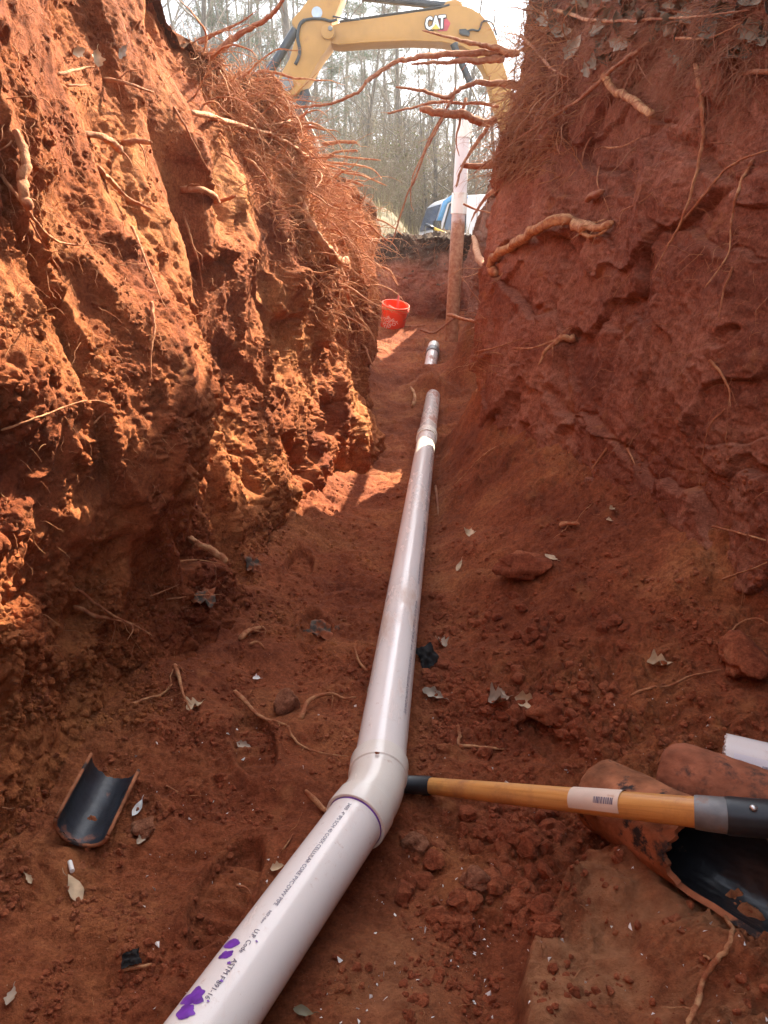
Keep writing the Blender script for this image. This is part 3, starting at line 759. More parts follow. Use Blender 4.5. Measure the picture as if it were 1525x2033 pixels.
# ------------------------------------------------------------------ old rusty pipe pieces
def shell(name, A, B, r, ri, endf, mat_out, mat_in, label, cat, n=130, m=64, startf=None, seed=0, edge=True, dent=.006, flare=0):
    """tube from A towards B; endf(ang) = axial length at that angle (0 = up, + towards camera side)"""
    A = np.array(A); d = np.array(B) - A; d /= np.linalg.norm(d)
    up = np.array([0, 0, 1.0]); up -= d * np.dot(up, d); up /= np.linalg.norm(up); sd_ = np.cross(d, up)
    if np.dot(sd_, [0, -1, 0]) < 0: sd_ = -sd_
    root = empty(name, tuple(A), label, cat)
    def surf(rad_, k):
        V = []
        for i in range(m + 1):
            for j in range(n):
                a = 2 * math.pi * j / n; s0 = startf(a) if startf else 0; s1 = endf(a)
                s = s0 + (s1 - s0) * i / m
                q = rad_ * (min(1, .66 + math.sqrt(i / 4) * .34) if not startf else 1) + flare * (i / m) ** 2 + dent * float(perlin(math.cos(a) * 1.5 + seed, math.sin(a) * 1.5, s * 9, 70)) + .25 * dent * float(perlin(math.cos(a) * 7, math.sin(a) * 7 + seed, s * 50, 71))
                V.append(d * s + (up * math.cos(a) + sd_ * math.sin(a)) * q)
        return V, [(i*n+j, i*n+(j+1) % n, (i+1)*n+(j+1) % n, (i+1)*n+j) for i in range(m) for j in range(n)]
    Vo, Fo = surf(r, 0); Vi, Fi = surf(ri, 1)
    mb = MB(); mb.add(Vo, Fo)
    k = len(Vo)
    rimF = [(m*n+j, m*n+(j+1) % n, k+n+(j+1) % n, k+n+j) for j in range(n)]
    # jagged rim: joins outer to inner at the open end
    mb.V += [tuple(v) for v in (Vi[(m-1)*n:m*n] + Vi[m*n:])]; mb.F += rimF
    if not startf: mb.F.append(tuple(range(n)))
    mb.build('outer_shell', mat_out, root, auto=50)
    mb = MB(); mb.add(Vi, Fi); mb.build('inner_lining', mat_in, root, smooth=True)
    return root
def jag(a, s): return .010 * float(perlin(math.cos(a) * 4, math.sin(a) * 4, s, 55)) + .0035 * float(perlin(math.cos(a) * 9, math.sin(a) * 9, s, 56)) + .002 * float(perlin(math.cos(a) * 21, math.sin(a) * 21, s, 57))
oA = axis_pt(1185, 1572, .082); oB = axis_pt(1470, 1728, .078)
def broken_end(a):
    a = a % (2 * math.pi); g_ = float(sstep(rad(120), rad(160), a) * (1 - sstep(rad(285), rad(320), a)))
    return .235 + .30 * g_ + .02 * math.sin(a) + 2.4 * jag(a, 1.5)
shell('rusty_pipe', oA, oB, .074, .063, broken_end, M_RUST, M_TAR,
      'rusty old pipe with broken open end and black lining under the shovel', 'pipe', seed=2, dent=.0055, flare=.008)
o2A = axis_pt(1312, 1530, .078); o2B = at_z(1525, 1600, o2A[2])
shell('rusty_pipe', o2A, o2B, .068, .058, lambda a: .55 + jag(a, 3), M_RUST2, M_TAR,
      'muddy rusty pipe between the white offcut and the broken pipe', 'pipe', seed=5)
wA = axis_pt(1436, 1508, .056); wB = at_z(1560, 1538, wA[2])
scrap = empty('pipe_offcut', tuple(wA), 'white plastic pipe offcut with barcode sticker and rough sawn end', 'pipe')
dW = (wB - wA); dW /= np.linalg.norm(dW)
cutm = MB(); n = 90; V = []; F = []
upw = np.array([0, 0, 1.]) ; sdw = np.cross(dW, upw); sdw = -sdw if sdw[1] > 0 else sdw
rs = random.Random(9)
for i, (s, rr) in enumerate(((.0, .051), (0, .0572), (.012, .0572), (.45, .0572), (.45, .051))):
    for j in range(n):
        a = 2 * math.pi * j / n; e = (rs.random() * .006 - .003) if s < .01 else 0
        V.append(dW * (s + e) + (upw * math.cos(a) + sdw * math.sin(a)) * rr)
for i in range(4):
    for j in range(n): F.append((i*n+j, i*n+(j+1) % n, (i+1)*n+(j+1) % n, (i+1)*n+j))
for j in range(n): F.append((4*n+j, 4*n+(j+1) % n, (j+1) % n, j))
cutm.add(V, F); cutm.build('pipe_section', M_PVC, scrap, auto=40)
lab = MB()
def wrapw(mb, V2, F, s0, ang, lift):
    out = []
    for v in V2:
        a = ang - v[1] / .0572
        out.append(dW * (s0 + v[0]) + (upw * math.cos(a) + sdw * math.sin(a)) * (.0572 + lift))
    mb.add(out, F)
NL = 12
V = [(.15 * i / 1, .05 * j / NL) for i in range(2) for j in range(NL + 1)]
wrapw(lab, V, [(j, NL + 1 + j, NL + 2 + j, j + 1) for j in range(NL)], .018, rad(88), .0006)
lo_ = lab.build('label', M_LABEL, scrap, smooth=True)
im = MB()
for s, sz, x0, y0 in (('04400', .011, .024, .026), ('Core', .010, .046, .026), ('SCH 40 PIPE', .006, .024, .014)):
    V, F = text_verts(s, sz); V[:, 0] += x0; V[:, 1] += y0; wrapw(im, V, F, 0, rad(88), .0012)
xb_ = .074
while xb_ < .108:
    wd = rs.choice((.0006, .0011, .0017)); V = [(xb_ + e, .014 + .022 * k / 4) for k in range(5) for e in (0, wd)]
    wrapw(im, V, [(2*k, 2*k+1, 2*k+3, 2*k+2) for k in range(4)], 0, rad(88), .0012); xb_ += wd + rs.choice((.0008, .0014))
im.build('lettering', M_INK, lo_)

# black half shell on the floor at the left
hA = axis_pt(163, 1642, .066); hB = axis_pt(228, 1514, .074)
half = empty('pipe_half', tuple(hA), 'black half of a split pipe lying open side up by the bank', 'pipe')
dH = hB - hA; LH = np.linalg.norm(dH); dH /= LH
upH = np.array([.42, -.22, 1.0]); upH -= dH * np.dot(upH, dH); upH /= np.linalg.norm(upH); sH = np.cross(dH, upH)
def half_shell():
    V = []; F = []; n = 34; m = 20; R, Ri = .056, .049
    for R_ in (R, Ri):
        for i in range(m + 1):
            for j in range(n + 1):
                a = math.pi * (j / n) ; s = LH * i / m + .006 * float(perlin(j * .35, i * 0 + (i > m / 2) * 3, 0, 44)) * (i in (0, m))
                V.append(dH * s + (-upH * math.sin(a) + sH * math.cos(a)) * R_)
    k = (m + 1) * (n + 1); W = n + 1
    for b in (0, k):
        for i in range(m):
            for j in range(n): F.append((b+i*W+j, b+i*W+j+1, b+(i+1)*W+j+1, b+(i+1)*W+j))
    for i in range(m):
        for j in (0, n): F.append((i*W+j, (i+1)*W+j, k+(i+1)*W+j, k+i*W+j))
    for j in range(n):
        for i in (0, m): F.append((i*W+j, i*W+j+1, k+i*W+j+1, k+i*W+j))
    mb = MB(); mb.add(V, F); return mb
M_HALF = simple('black_bitumen', (.018, .022, .030), .45, .4, 30, bstr=.3, dirt=(.30, .10, .045), dirt_amt=(.60, .72), dirt_scale=14)
half_shell().build('shell', M_HALF, half, auto=40)
rimm = MB()
for sg in (1, -1):
    rimm.tube([dH * (LH * f) + sH * sg * .0525 + upH * .002 for f in np.linspace(0, 1, 12)], .0042, 6)
rimm.tube([(-upH * math.sin(a) + sH * math.cos(a)) * .0525 - dH * .002 for a in np.linspace(0, math.pi, 20)], .0042, 6)
rimm.build('rim', M_RUST, half, smooth=True)

# ------------------------------------------------------------------ clods, stones, pebbles
def ico(sub=2):
    bm = bmesh.new(); bmesh.ops.create_icosphere(bm, subdivisions=sub, radius=1)
    V = np.array([v.co[:] for v in bm.verts]); F = np.array([[v.index for v in f.verts] for f in bm.faces]); bm.free(); return V, F
I2, I3 = ico(2), ico(4)
def lump(V, seed, flat=.75, a=.35, f=1.3):
    q = 1 + a * perlin(V[:, 0]*f + seed*3.1, V[:, 1]*f, V[:, 2]*f, seed) * 1.4 + .22 * np.abs(perlin(V[:, 0]*3 + seed, V[:, 1]*3, V[:, 2]*3, seed + 5)) + .10 * perlin(V[:, 0]*8 + seed, V[:, 1]*8, V[:, 2]*8, seed + 6)
    W = V * (q + .05 * perlin(V[:, 0]*18 + seed, V[:, 1]*18, V[:, 2]*18, seed + 7))[:, None]
    # a couple of flat broken facets
    r = np.random.default_rng(seed)
    for _ in range(4):
        nn = r.normal(size=3); nn /= np.linalg.norm(nn); dd_ = W @ nn; c = .62 + .2 * r.random()
        W = W - np.clip(dd_ - c, 0, None)[:, None] * nn * .9
    W[:, 2] *= flat; return W
def stone(px, py, wpx, label, cat, mat, seed, sc=(1, 1, 1), name='clod'):
    t, p, nrm = hit(px, py)
    if p is None: return
    r = wpx / 2 * t / FPX
    W = lump(I3[0], seed) * r * np.array(sc)
    o = mesh_np(name, W, I3[1], mat); o.location = tuple(p + nrm * r * .25); o.rotation_euler = (0, 0, seed * 1.3)
    tag(o, label, cat)
stone(566, 1402, 56, 'rounded brown stone in a loop of root left of the pipe', 'stone', M_STONE, 3, (1, .9, 1.1), 'stone')
stone(285, 1645, 48, 'blocky reddish rock beside the black split pipe', 'rock', M_STONE, 4, (1, .9, .9), 'rock')
stone(822, 1682, 52, 'tan angular clay clod just right of the elbow', 'clod', M_STONE, 5)
stone(862, 1708, 42, 'red clay clod at the foot of the tan angular clod', 'clod', M_CLOD, 6)
stone(945, 1752, 62, 'pitted tan clay clod in the hollow below the shovel', 'clod', M_STONE, 7)
stone(1026, 1418, 50, 'round red clod below the dry cream leaf', 'clod', M_CLOD, 8)
stone(1085, 1412, 62, 'wide red clod beside the round one above the shovel', 'clod', M_CLOD, 9)
stone(905, 1790, 40, 'dark red clod below the pitted tan clod', 'clod', M_CLOD, 10)
stone(1040, 1130, 110, 'broad flat boulder of red clay on the talus', 'clod', M_CLOD, 12, (1, .8, .55))
stone(1480, 1310, 120, 'large crumbly clod at the foot of the shaded bank', 'clod', M_CLOD, 13, (1, .8, .8))
stone(1095, 1650, 46, 'red clod tucked between the shovel and tan ledge', 'clod', M_CLOD, 14)
stone(440, 1545, 0.1 + 26, 'small red clod on bare floor right of the split pipe', 'clod', M_CLOD, 15)

M_PEB = M_CLOD
def scatter(name, N, sampler, mat, smin, smax, label=None, seed=1, flat=.8, base=I2, power=3.2, sink=.0):
    r = np.random.default_rng(seed)
    vs = [lump(base[0], 300 + seed * 10 + k, flat) for k in range(8)]
    V = []; F = []; b = 0
    for i in range(N):
        q = sampler(r)
        if q is None: continue
        p, nrm = q; s = smin + (smax - smin) * r.random() ** power
        R = np.array(Matrix.Rotation(r.random() * 6.3, 3, 'Z') @ Matrix.Rotation(r.random() * 6.3, 3, 'X'))
        V.append((vs[r.integers(8)] * s) @ R.T + p + nrm * s * sink); F.append(base[1] + b); b += len(base[0])
    o = mesh_np(name, np.concatenate(V), np.concatenate(F), mat, False); o['kind'] = 'stuff'
    if label: tag(o, label, 'soil')
    return o
def clear_of_pipe(p):
    # keep loose crumbs off the pipe itself
    for dvec, L in ((dl, 1.3), (du_, 3.5)):
        q = p - vtx; s = np.dot(q[:2], dvec[:2])
        if 0 < s < L and abs(q[0]*dvec[1] - q[1]*dvec[0]) < .075: return False
    return True
def samp_pix(x0, y0, x1, y1, keep=None, objs=None):
    def f(r):
        px = x0 + (x1 - x0) * r.random(); py = y0 + (y1 - y0) * r.random()
        if keep and r.random() > keep(px, py): return None
        h = hit_dir(CAM, ray(px, py))
        if h is None: return None
        n = h[2]
        if np.dot(n, ray(px, py)) > 0: n = -n
        if not clear_of_pipe(h[1]): return None
        return h[1], n
    return f
clump = lambda s, sc, a, b: (lambda px, py: float(sstep(a, b, perlin(px / sc, py / sc, s, 66))))
scatter('dirt_clods', 6500, samp_pix(800, 1330, 1525, 2033, lambda px, py: float(sstep(-.25, .3, perlin(px / 95, py / 95, .3, 66))) * (.22 if px > 1030 and py > 1700 else 1)), M_CLOD, .0013, .010, seed=1, label='loose red clay crumbs and clods strewn right of the pipe')
scatter('dirt_clods', 6000, samp_pix(0, 1350, 760, 2033, clump(1.3, 105, -.1, .4)), M_CLOD, .0013, .009, seed=2, label='loose red clay crumbs scattered on floor left of the pipe')
scatter('dirt_clods', 8000, samp_pix(0, 600, 800, 1350, clump(2.3, 70, -.15, .3)), M_EARTH_L, .0018, .012, sink=-.35, seed=3, label='crumbling clay clods stuck on the sunlit bank')
scatter('dirt_clods', 3000, samp_pix(820, 900, 1525, 1450, clump(3.3, 110, -.1, .35)), M_CLOD, .002, .011, seed=4, label='loose clay clods on the talus under the shaded bank')
scatter('dirt_clods', 4500, samp_pix(0, 0, 640, 650, clump(4.3, 60, -.05, .25)), M_EARTH_L, .002, .011, sink=-.35, seed=5, label='crumbling clay clods high on the sunlit bank')
scatter('dirt_clods', 2600, samp_pix(0, 1150, 330, 1450, clump(8.3, 70, -.4, .2)), M_EARTH_L, .002, .012, seed=9, label='crumbled clay heaped at the near foot of the sunlit bank')
scatter('dirt_clods', 6000, samp_pix(300, 960, 1000, 1480, clump(7.3, 90, -.35, .3)), M_CLOD, .0016, .009, seed=8, label='fine red crumbs strewn over the trodden trench floor')
# near the elbow: a heap of coarser broken clay
scatter('dirt_clods', 520, samp_pix(800, 1600, 1120, 1860, clump(5.3, 60, -.3, .2)), M_CLOD, .004, .024, seed=6, power=2.2, label='coarse broken clay heaped in the hollow below the shovel')
scatter('dirt_clods', 700, samp_pix(825, 1180, 1250, 1500, clump(9.3, 60, -.1, .3)), M_CLOD, .005, .022, seed=10, power=2.2, label='broken clay spilled from the shaded bank towards the pipe')
# pale chips
def chips(name, N, box, label, seed):
    r = np.random.default_rng(seed); mb = MB(); sp = samp_pix(*box)
    for i in range(N):
        q = sp(r)
        if q is None: continue
        p, nn = q; s = .0009 + .0022 * r.random() ** 3
        mb.add([p + nn * .002 + r.normal(size=3) * s * 1.3 for _ in range(4)], [(0, 1, 2), (0, 2, 3), (0, 3, 1), (1, 3, 2)])
    o = mb.build(name, M_WHITE); tag(o, label, 'debris', kind='stuff')
chips('debris', 260, (250, 1330, 1525, 2033), 'tiny pale plastic shavings sprinkled on the red soil', 5)
chips('debris', 90, (560, 1650, 1000, 2033), 'white pipe shavings around the near pipe', 6)

# ------------------------------------------------------------------ roots
def root_mesh(P, R, seed, sides=7, rootlets=0, knob=.16):
    P = np.asarray(P, float); m = len(P); r = np.random.default_rng(seed)
    s = np.arange(m)
    wob = np.stack([perlin(s * .21, k * 7.7 + seed * 3.3, .5, 90 + k) * .9 + np.abs(perlin(s * .5, k * 7.7 + seed, .5, 94 + k)) * 1.1 for k in range(3)], -1)
    P = P + wob * np.asarray(R)[:, None] * 1.1 * np.minimum(1, np.arange(m) / 3)[:, None]
    RR = np.asarray(R) * (1 + knob * (.8 * perlin(s * .3, seed * 1.7, .3, 97) + 1.1 * perlin(s * .9, seed * 1.7, .3, 98)))
    big = RR.max() > .0055
    if big: sides = 14
    V, F = tube_arr(P, RR, sides)
    if big:
        V = V.reshape(m, sides, 3); a = np.arange(sides) * 2 * np.pi / sides; cs = np.cos(a)[None], np.sin(a)[None]
        q = perlin(cs[0] * 2.6 + seed, cs[1] * 2.6, s[:, None] * .16, 95) * .26 + perlin(cs[0] * 1.1 + seed, cs[1] * 1.1, s[:, None] * .45, 96) * .22
        V = (P[:, None] + (V - P[:, None]) * (1 + q[..., None])).reshape(-1, 3)
    parts = [(V, F)]
    for k in range(rootlets):
        i = r.integers(1, m - 1); d = P[min(i + 1, m - 1)] - P[i]; d /= np.linalg.norm(d) + 1e-9
        q = r.normal(size=3); q = q - d * np.dot(q, d); q /= np.linalg.norm(q)
        d = d * .5 + q; L = (.03 + .10 * r.random()); n = 9; pts = [P[i]]
        for j in range(n):
            d = d + r.normal(size=3) * .3 + np.array([0, 0, -.16]); d /= np.linalg.norm(d); pts.append(pts[-1] + d * L / n)
        r0 = min(RR[i] * .4, .0028); parts.append(tube_arr(np.array(pts), np.linspace(r0, .0004, n + 1), 4))
    return parts
def obj_parts(name, parts, mat, origin):
    mb = MB()
    for V, F in parts: mb.add(V, F)
    return mb.build(name, mat, smooth=True, origin=tuple(origin))
GR_TR = {}
def root(pts, w0, w1, label, mat=None, t=None, out=0.0, lift=.8, rl=2, seed=None, group=None, name='root'):
    """pts in photo pixels on the soil surface (t None) or at forward depths t"""
    seed = seed if seed is not None else len(bpy.data.objects)
    pts = np.array(pts, float); L = np.sum(np.linalg.norm(np.diff(pts, axis=0), axis=1)); n = max(8, int(L / 7))
    C = catmull(pts, n)
    if t is None:
        tv = np.array([(hit(a, b)[0] or np.nan) for a, b in C])
        ok = ~np.isnan(tv)
        if not ok.any(): return
        tv = np.interp(np.arange(n), np.arange(n)[ok], tv[ok])
        k = min(9, n // 2 * 2 - 1); pad = np.pad(tv, k // 2, mode='edge')
        smn = np.array([np.percentile(pad[i:i + k], 30) for i in range(n)])
        pad = np.pad(smn, k // 2, mode='edge'); tv = np.convolve(pad, np.ones(k) / k, 'valid')
    else:
        t = np.array(t, float); tv = np.interp(np.linspace(0, 1, n), np.linspace(0, 1, len(t)), t)
    wv_ = np.linspace(w0, w1, n)
    R = wv_ / 2 * tv / FPX
    if t is None: tv = tv - R * lift - out * np.linspace(0, 1, n) ** 1.5
    P = np.array([at(a, b, q) for (a, b), q in zip(C, tv)])
    if not any(q_ in label for q_ in ('stub', 'broken', 'blunt', 'cut ', 'sawn', 'short', 'stout', 'base', 'snapped', 'thick pale', 'orange root')): R = R * np.linspace(1.08, .5, n)
    R = R * .84; R[-1] *= .55; R[0] *= .8
    o = obj_parts(name, root_mesh(P, R, seed, 8, rl), mat or M_ROOT, P[0])
    return tag(o, label, 'root', group)
exec_roots = True
B = 'bank'
# sunlit bank, upper part
root([(28,258),(42,310),(46,365),(50,415)], 20, 24, 'stout stub of root hanging straight down at left picture edge', out=.08)
root([(0,345),(35,395),(70,440),(110,478),(150,487),(152,480)], 9, 4, 'thin root curving in an arc under the stout hanging stub', out=.12)
root([(55,430),(92,495),(110,525),(122,547)], 5, 3, 'thread-like root trailing below the thin arc root', rl=1)
root([(162,262),(195,272),(218,285),(238,303)], 15, 17, 'pale yellow broken root end poking from the sunlit bank', out=.07)
root([(242,283),(272,281),(300,283)], 14, 10, 'short blunt root pointing sideways from the scraped bank face', out=.10)
root([(192,330),(225,368),(258,395),(304,418)], 13, 10, 'pale root slanting down beside the smooth scraped strip', out=.06)
root([(358,376),(395,378),(420,388),(436,400)], 16, 13, 'snapped root bending down above the polished clay slab', out=.10)
root([(424,402),(445,400),(468,390)], 9, 7, 'short root curling upward next to the snapped bent root', out=.10, rl=0)
root([(112,146),(150,140),(188,132)], 9, 6, 'thin root lying level near the top of the sunlit bank', out=.05)
root([(205,158),(240,162),(270,172),(306,183)], 10, 8, 'reddish root lying level beneath the dry leaves on the bank', out=.09)
root([(130,170),(160,170),(178,168)], 7, 4, 'tiny level root below the thin top root', out=.04, rl=0)
root([(262,450),(282,500),(300,545),(318,590),(332,616)], 7, 3, 'thin root dangling down the left edge of the polished slab', out=.03)
root([(365,430),(380,480),(396,525),(402,575)], 7, 5, 'thin root with knob dangling down right of the polished slab', out=.03)
root([(345,212),(372,262),(392,300),(425,360),(440,372)], 6, 4, 'wiry root running down across the scraped bank shoulder', rl=3)
root([(378,222),(430,238),(490,255),(545,272),(600,305),(645,335)], 12, 12, 'long root curving along the shoulder of the sunlit bank', out=.12, rl=5)
root([(588,385),(606,430),(628,470),(655,505),(690,540)], 14, 26, 'thick pale root sweeping down through the root fringe', out=.10, rl=5)
root([(655,470),(672,520),(682,565),(700,610),(722,650)], 12, 7, 'forked root hanging below the thick pale root', out=.05, rl=5)
root([(560,270),(600,350),(640,420),(668,470)], 9, 8, 'straight root running steeply down the middle of the fringe', out=.06, rl=4)
root([(300,600),(305,650),(300,690),(298,790)], 10, 5, 'brown root clinging to the ridge below the polished slab', rl=2)
root([(0,855),(60,835),(110,815),(160,798),(205,798),(240,820)], 5, 3, 'thread root lying across the crumbly ledge at left', rl=2)
root([(185,842),(210,818)], 5, 3, 'short pale twig on the crumbly ledge at left', rl=0)
# lower part of that bank
root([(256,984),(275,1020),(305,1045),(345,1058),(385,1075),(415,1095),(446,1118)], 13, 15, 'bare forked root drooping from the base of the sunlit bank', t=[2.45,2.42,2.38,2.35,2.32,2.3], rl=2)
root([(390,1075),(355,1066),(320,1083),(285,1090),(250,1100)], 8, 4, 'side root branching back from the bare drooping root', t=[2.31,2.34,2.38,2.42,2.45], rl=1)
root([(355,1115),(390,1112),(440,1120)], 5, 4, 'fine root just beneath the bare drooping root', rl=1)
root([(135,1160),(165,1180),(200,1208),(240,1232),(262,1242)], 7, 7, 'upper root of the pale spray above the split pipe', out=.10, rl=2)
root([(145,1205),(180,1220),(225,1232),(262,1240),(302,1262)], 10, 4, 'main root of the pale spray above the split pipe', out=.12, rl=5)
root([(262,1240),(262,1255),(252,1272)], 6, 3, 'hooked root tip at the end of the pale spray', out=.10, rl=0)
root([(280,1190),(320,1175),(355,1160)], 4, 3, 'fine branching root in the shade right of the pale spray', rl=4)
root([(330,1190),(390,1182),(440,1180)], 4, 2, 'fine level root over the grey plastic scrap', rl=3)
# floor, left of the pipe
root([(466,1373),(490,1398),(520,1425),(545,1432),(572,1442)], 12, 8, 'knobbly root running down to the rounded stone', rl=4)
root([(572,1442),(580,1465),(605,1486),(640,1496),(692,1502)], 8, 4, 'crooked root trailing from the stone towards the pipe', rl=3)
root([(596,1430),(606,1402),(622,1386),(655,1380),(680,1388),(706,1385)], 13, 9, 'looped root between the rounded stone and the pipe', out=.02, rl=1)
root([(703,1283),(708,1308),(718,1325),(730,1334)], 7, 6, 'short curved root against the side of the long pipe', rl=0)
root([(606,1570),(630,1596),(656,1624)], 11, 12, 'short straight root stub touching the elbow', rl=1)
root([(248,1402),(285,1390),(320,1380),(342,1358)], 6, 8, 'root leading into the frayed root clump', rl=3)
root([(345,1320),(352,1345),(362,1375),(382,1420)], 13, 5, 'frayed root clump by the cream leaf at bank foot', rl=9)
root([(476,1270),(495,1252),(522,1246)], 14, 10, 'broken root stub on the floor above the looped root', rl=3)
root([(495,1280),(510,1275),(525,1290)], 8, 5, 'small hooked root under the broken stub', rl=0)
root([(330,1560),(365,1578),(400,1582)], 4, 3, 'thin twig on bare floor right of split pipe', rl=4)
root([(470,1758),(488,1765),(500,1780)], 8, 4, 'small curled root on the floor beside the near pipe', rl=1)
root([(243,1928),(270,1922),(300,1915)], 9, 8, 'short brown stick over a dark scrap near bottom edge', rl=0)
root([(0,1602),(15,1607),(30,1604)], 6, 4, 'tiny root tip at the left picture edge', rl=0)
root([(560,1690),(575,1668),(582,1655)], 5, 3, 'tiny split root beside the near pipe', rl=1)
# roots in the air between the banks
root([(405,130),(440,95),(480,65),(530,38),(560,0),(575,-30)], 18, 12, 'dark red root rising across the sky from the sunlit bank', M_ROOTR, t=[3.6,3.55,3.5,3.4,3.3], rl=3)
root([(395,85),(440,62),(480,42),(508,22)], 10, 5, 'thin root rising beside the dark red one', M_ROOTR, t=[3.6,3.5,3.4], rl=3)
root([(400,170),(440,150),(500,165),(545,190),(640,205)], 8, 4, 'wiry root sticking out below the excavator arm', t=[3.7,3.8,3.9], rl=4)
root([(1030,105),(950,106),(880,108),(820,116),(775,130),(735,155),(710,182),(660,204),(610,212),(560,206)], 16, 7, 'long thick root spanning the trench below the excavator boom', M_ROOTR, t=[4.4,4.3,4.25,4.2,4.2,4.2], rl=6)
root([(1000,118),(930,122),(870,124),(815,127)], 16, 9, 'dark root hugging the underside of the long spanning root', M_ROOTR, t=[4.38,4.3,4.25,4.2], rl=2)
root([(1010,105),(960,92),(905,78),(838,60)], 15, 7, 'tapered root overlapping the excavator boom', M_ROOTR, t=[4.35,4.3,4.25,4.2], rl=2)
root([(1090,180),(1040,178),(980,165),(930,168),(890,192),(845,183),(785,173)], 17, 11, 'thick wavy root reaching out under the long spanning root', M_ROOTR, t=[4.35,4.35,4.3,4.25,4.2], rl=5)
root([(985,240),(940,238),(890,230),(832,216)], 18, 17, 'blunt sawn root in front of the vent pipe top', M_ROOTR, t=[4.5,4.45,4.4,4.35], rl=2)
root([(990,212),(930,205),(860,205),(810,215),(770,226)], 8, 4, 'thin level root above the blunt sawn root', M_ROOTR, t=[4.5,4.4,4.35], rl=5)
root([(905,175),(880,235),(850,290),(825,350),(800,410),(777,485)], 6, 6, 'long thin root hanging down the middle of the gap', M_ROOTR, t=[4.4,4.35,4.3], rl=4)
root([(880,230),(858,262),(838,310),(820,350),(815,400),(822,420)], 5, 3, 'wispy root hanging next to the long middle one', M_ROOTR, t=[4.4,4.35], rl=3)
root([(1000,327),(965,330),(915,330)], 14, 12, 'short stout root crossing the vent pipe', M_ROOTR, t=[4.6,4.55,4.5], rl=2)
root([(975,245),(950,275),(925,315),(912,345),(905,372)], 10, 8, 'crooked root drooping in front of the vent pipe', M_ROOTR, t=[4.55,4.5,4.45], rl=4)
root([(925,195),(912,240),(905,280),(912,310)], 7, 5, 'bowed root curving down to the vent pipe', M_ROOTR, t=[4.45,4.4], rl=3)
root([(992,372),(965,390),(945,420),(935,440)], 11, 6, 'root slanting down in front of the white van', M_ROOTR, t=[4.7,4.65,4.6], rl=4)
root([(920,405),(950,418),(985,425)], 5, 3, 'hair-thin root crossing before the van side', M_ROOTR, t=[4.7,4.75], rl=2)
root([(640,286),(672,283),(708,284)], 9, 8, 'blunt level root topmost in the fringe over the gap', t=[5.2,5.2,5.1], rl=1)
root([(642,318),(665,304),(705,299),(708,303)], 7, 5, 'arched root second from top in the fringe over the gap', t=[5.3,5.2,5.2], rl=1)
root([(640,308),(700,313),(756,318)], 6, 5, 'straight level root pointing over the gap', t=[5.3,5.2,5.1], rl=1)
root([(650,322),(705,328),(738,335),(760,358)], 5, 4, 'thin root bent down at its tip over the gap', t=[5.4,5.3,5.2], rl=1)
root([(660,338),(715,348),(768,368)], 6, 5, 'slanting root lowest of those pointing over the gap', t=[5.4,5.3,5.2], rl=1)
root([(640,362),(690,358),(722,368)], 7, 5, 'short root under the slanting one over the gap', t=[5.4,5.35,5.3], rl=2)
root([(690,490),(740,520),(775,540),(790,568),(778,545),(803,557)], 6, 3, 'forked root hanging over the orange bucket', t=[6.2,6.15,6.1], rl=3)
root([(735,430),(770,445),(800,468)], 6, 3, 'pale root bowed over the far soil face', t=[7.0,7.0], rl=2)
# shaded bank
root([(972,530),(990,508),(1020,488),(1060,462),(1100,447),(1138,436)], 20, 24, 'stout pale root slanting up across the shaded bank', M_RAW, out=.06, rl=3)
root([(1136,438),(1152,458),(1182,457),(1216,441)], 26, 15, 'splintered broken root end at the top of the stout pale root', M_RAW, out=.08, rl=4)
root([(1140,446),(1162,470),(1190,466),(1208,456)], 14, 7, 'lower split strand of the splintered root end', M_RAW, out=.10, rl=2)
root([(1150,438),(1175,444),(1205,434)], 9, 4, 'upper thin strand of the splintered root end', M_RAW, out=.10, rl=1)
root([(940,470),(948,500),(965,528),(985,545)], 12, 24, 'fanned root base at the corner of the shaded bank', M_ROOT, out=.03, rl=5)
root([(1380,128),(1394,190),(1396,270),(1380,350),(1352,440),(1325,490),(1300,537)], 13, 5, 'long bowed root hanging down the shaded bank', M_ROOT, out=.05, rl=3)
root([(1352,442),(1385,405),(1420,360),(1465,322),(1525,298)], 7, 9, 'root forking up from the long bowed root', M_ROOT, out=.02, rl=4)
root([(1495,318),(1468,370),(1452,430),(1445,505),(1398,572)], 9, 5, 'slender root hanging right of the long bowed root', M_ROOT, out=.03, rl=4)
root([(1455,530),(1438,570),(1427,632)], 7, 6, 'peeling root tip below the slender hanging root', M_ROOT, out=.04, rl=0)
root([(1196,148),(1225,180),(1258,208),(1296,228)], 15, 20, 'cut pale root end high on the shaded bank', M_RAW, out=.10, rl=2)
root([(1290,85),(1225,130),(1165,185),(1110,225),(1050,262),(990,305),(940,345)], 11, 6, 'long root curving down along the corner of the shaded bank', M_ROOTR, out=.05, rl=7)
root([(1035,70),(1070,110),(1100,140),(1140,162)], 9, 6, 'root crossing the leafy corner of the shaded bank', M_ROOTR, out=.05, rl=3)
root([(1100,20),(1190,42),(1290,38),(1380,32),(1490,20)], 8, 7, 'level root along the leafy top of the shaded bank', M_ROOTR, out=.04, rl=6)
root([(1342,76),(1400,76),(1440,62),(1472,45)], 6, 4, 'thin pale root arched near the top of the shaded bank', M_ROOT, out=.06, rl=2)
root([(1195,293),(1235,292),(1275,270)], 5, 4, 'curled rootlet in mid shaded bank', M_ROOT, out=.03, rl=2)
root([(1190,330),(1185,365),(1200,395),(1210,425)], 4, 3, 'wavy rootlet hanging above the splintered root', M_ROOT, out=.03, rl=1)
root([(1165,398),(1180,390),(1196,382)], 16, 18, 'stubby sawn root above the splintered root', M_ROOTR, out=.06, rl=0)
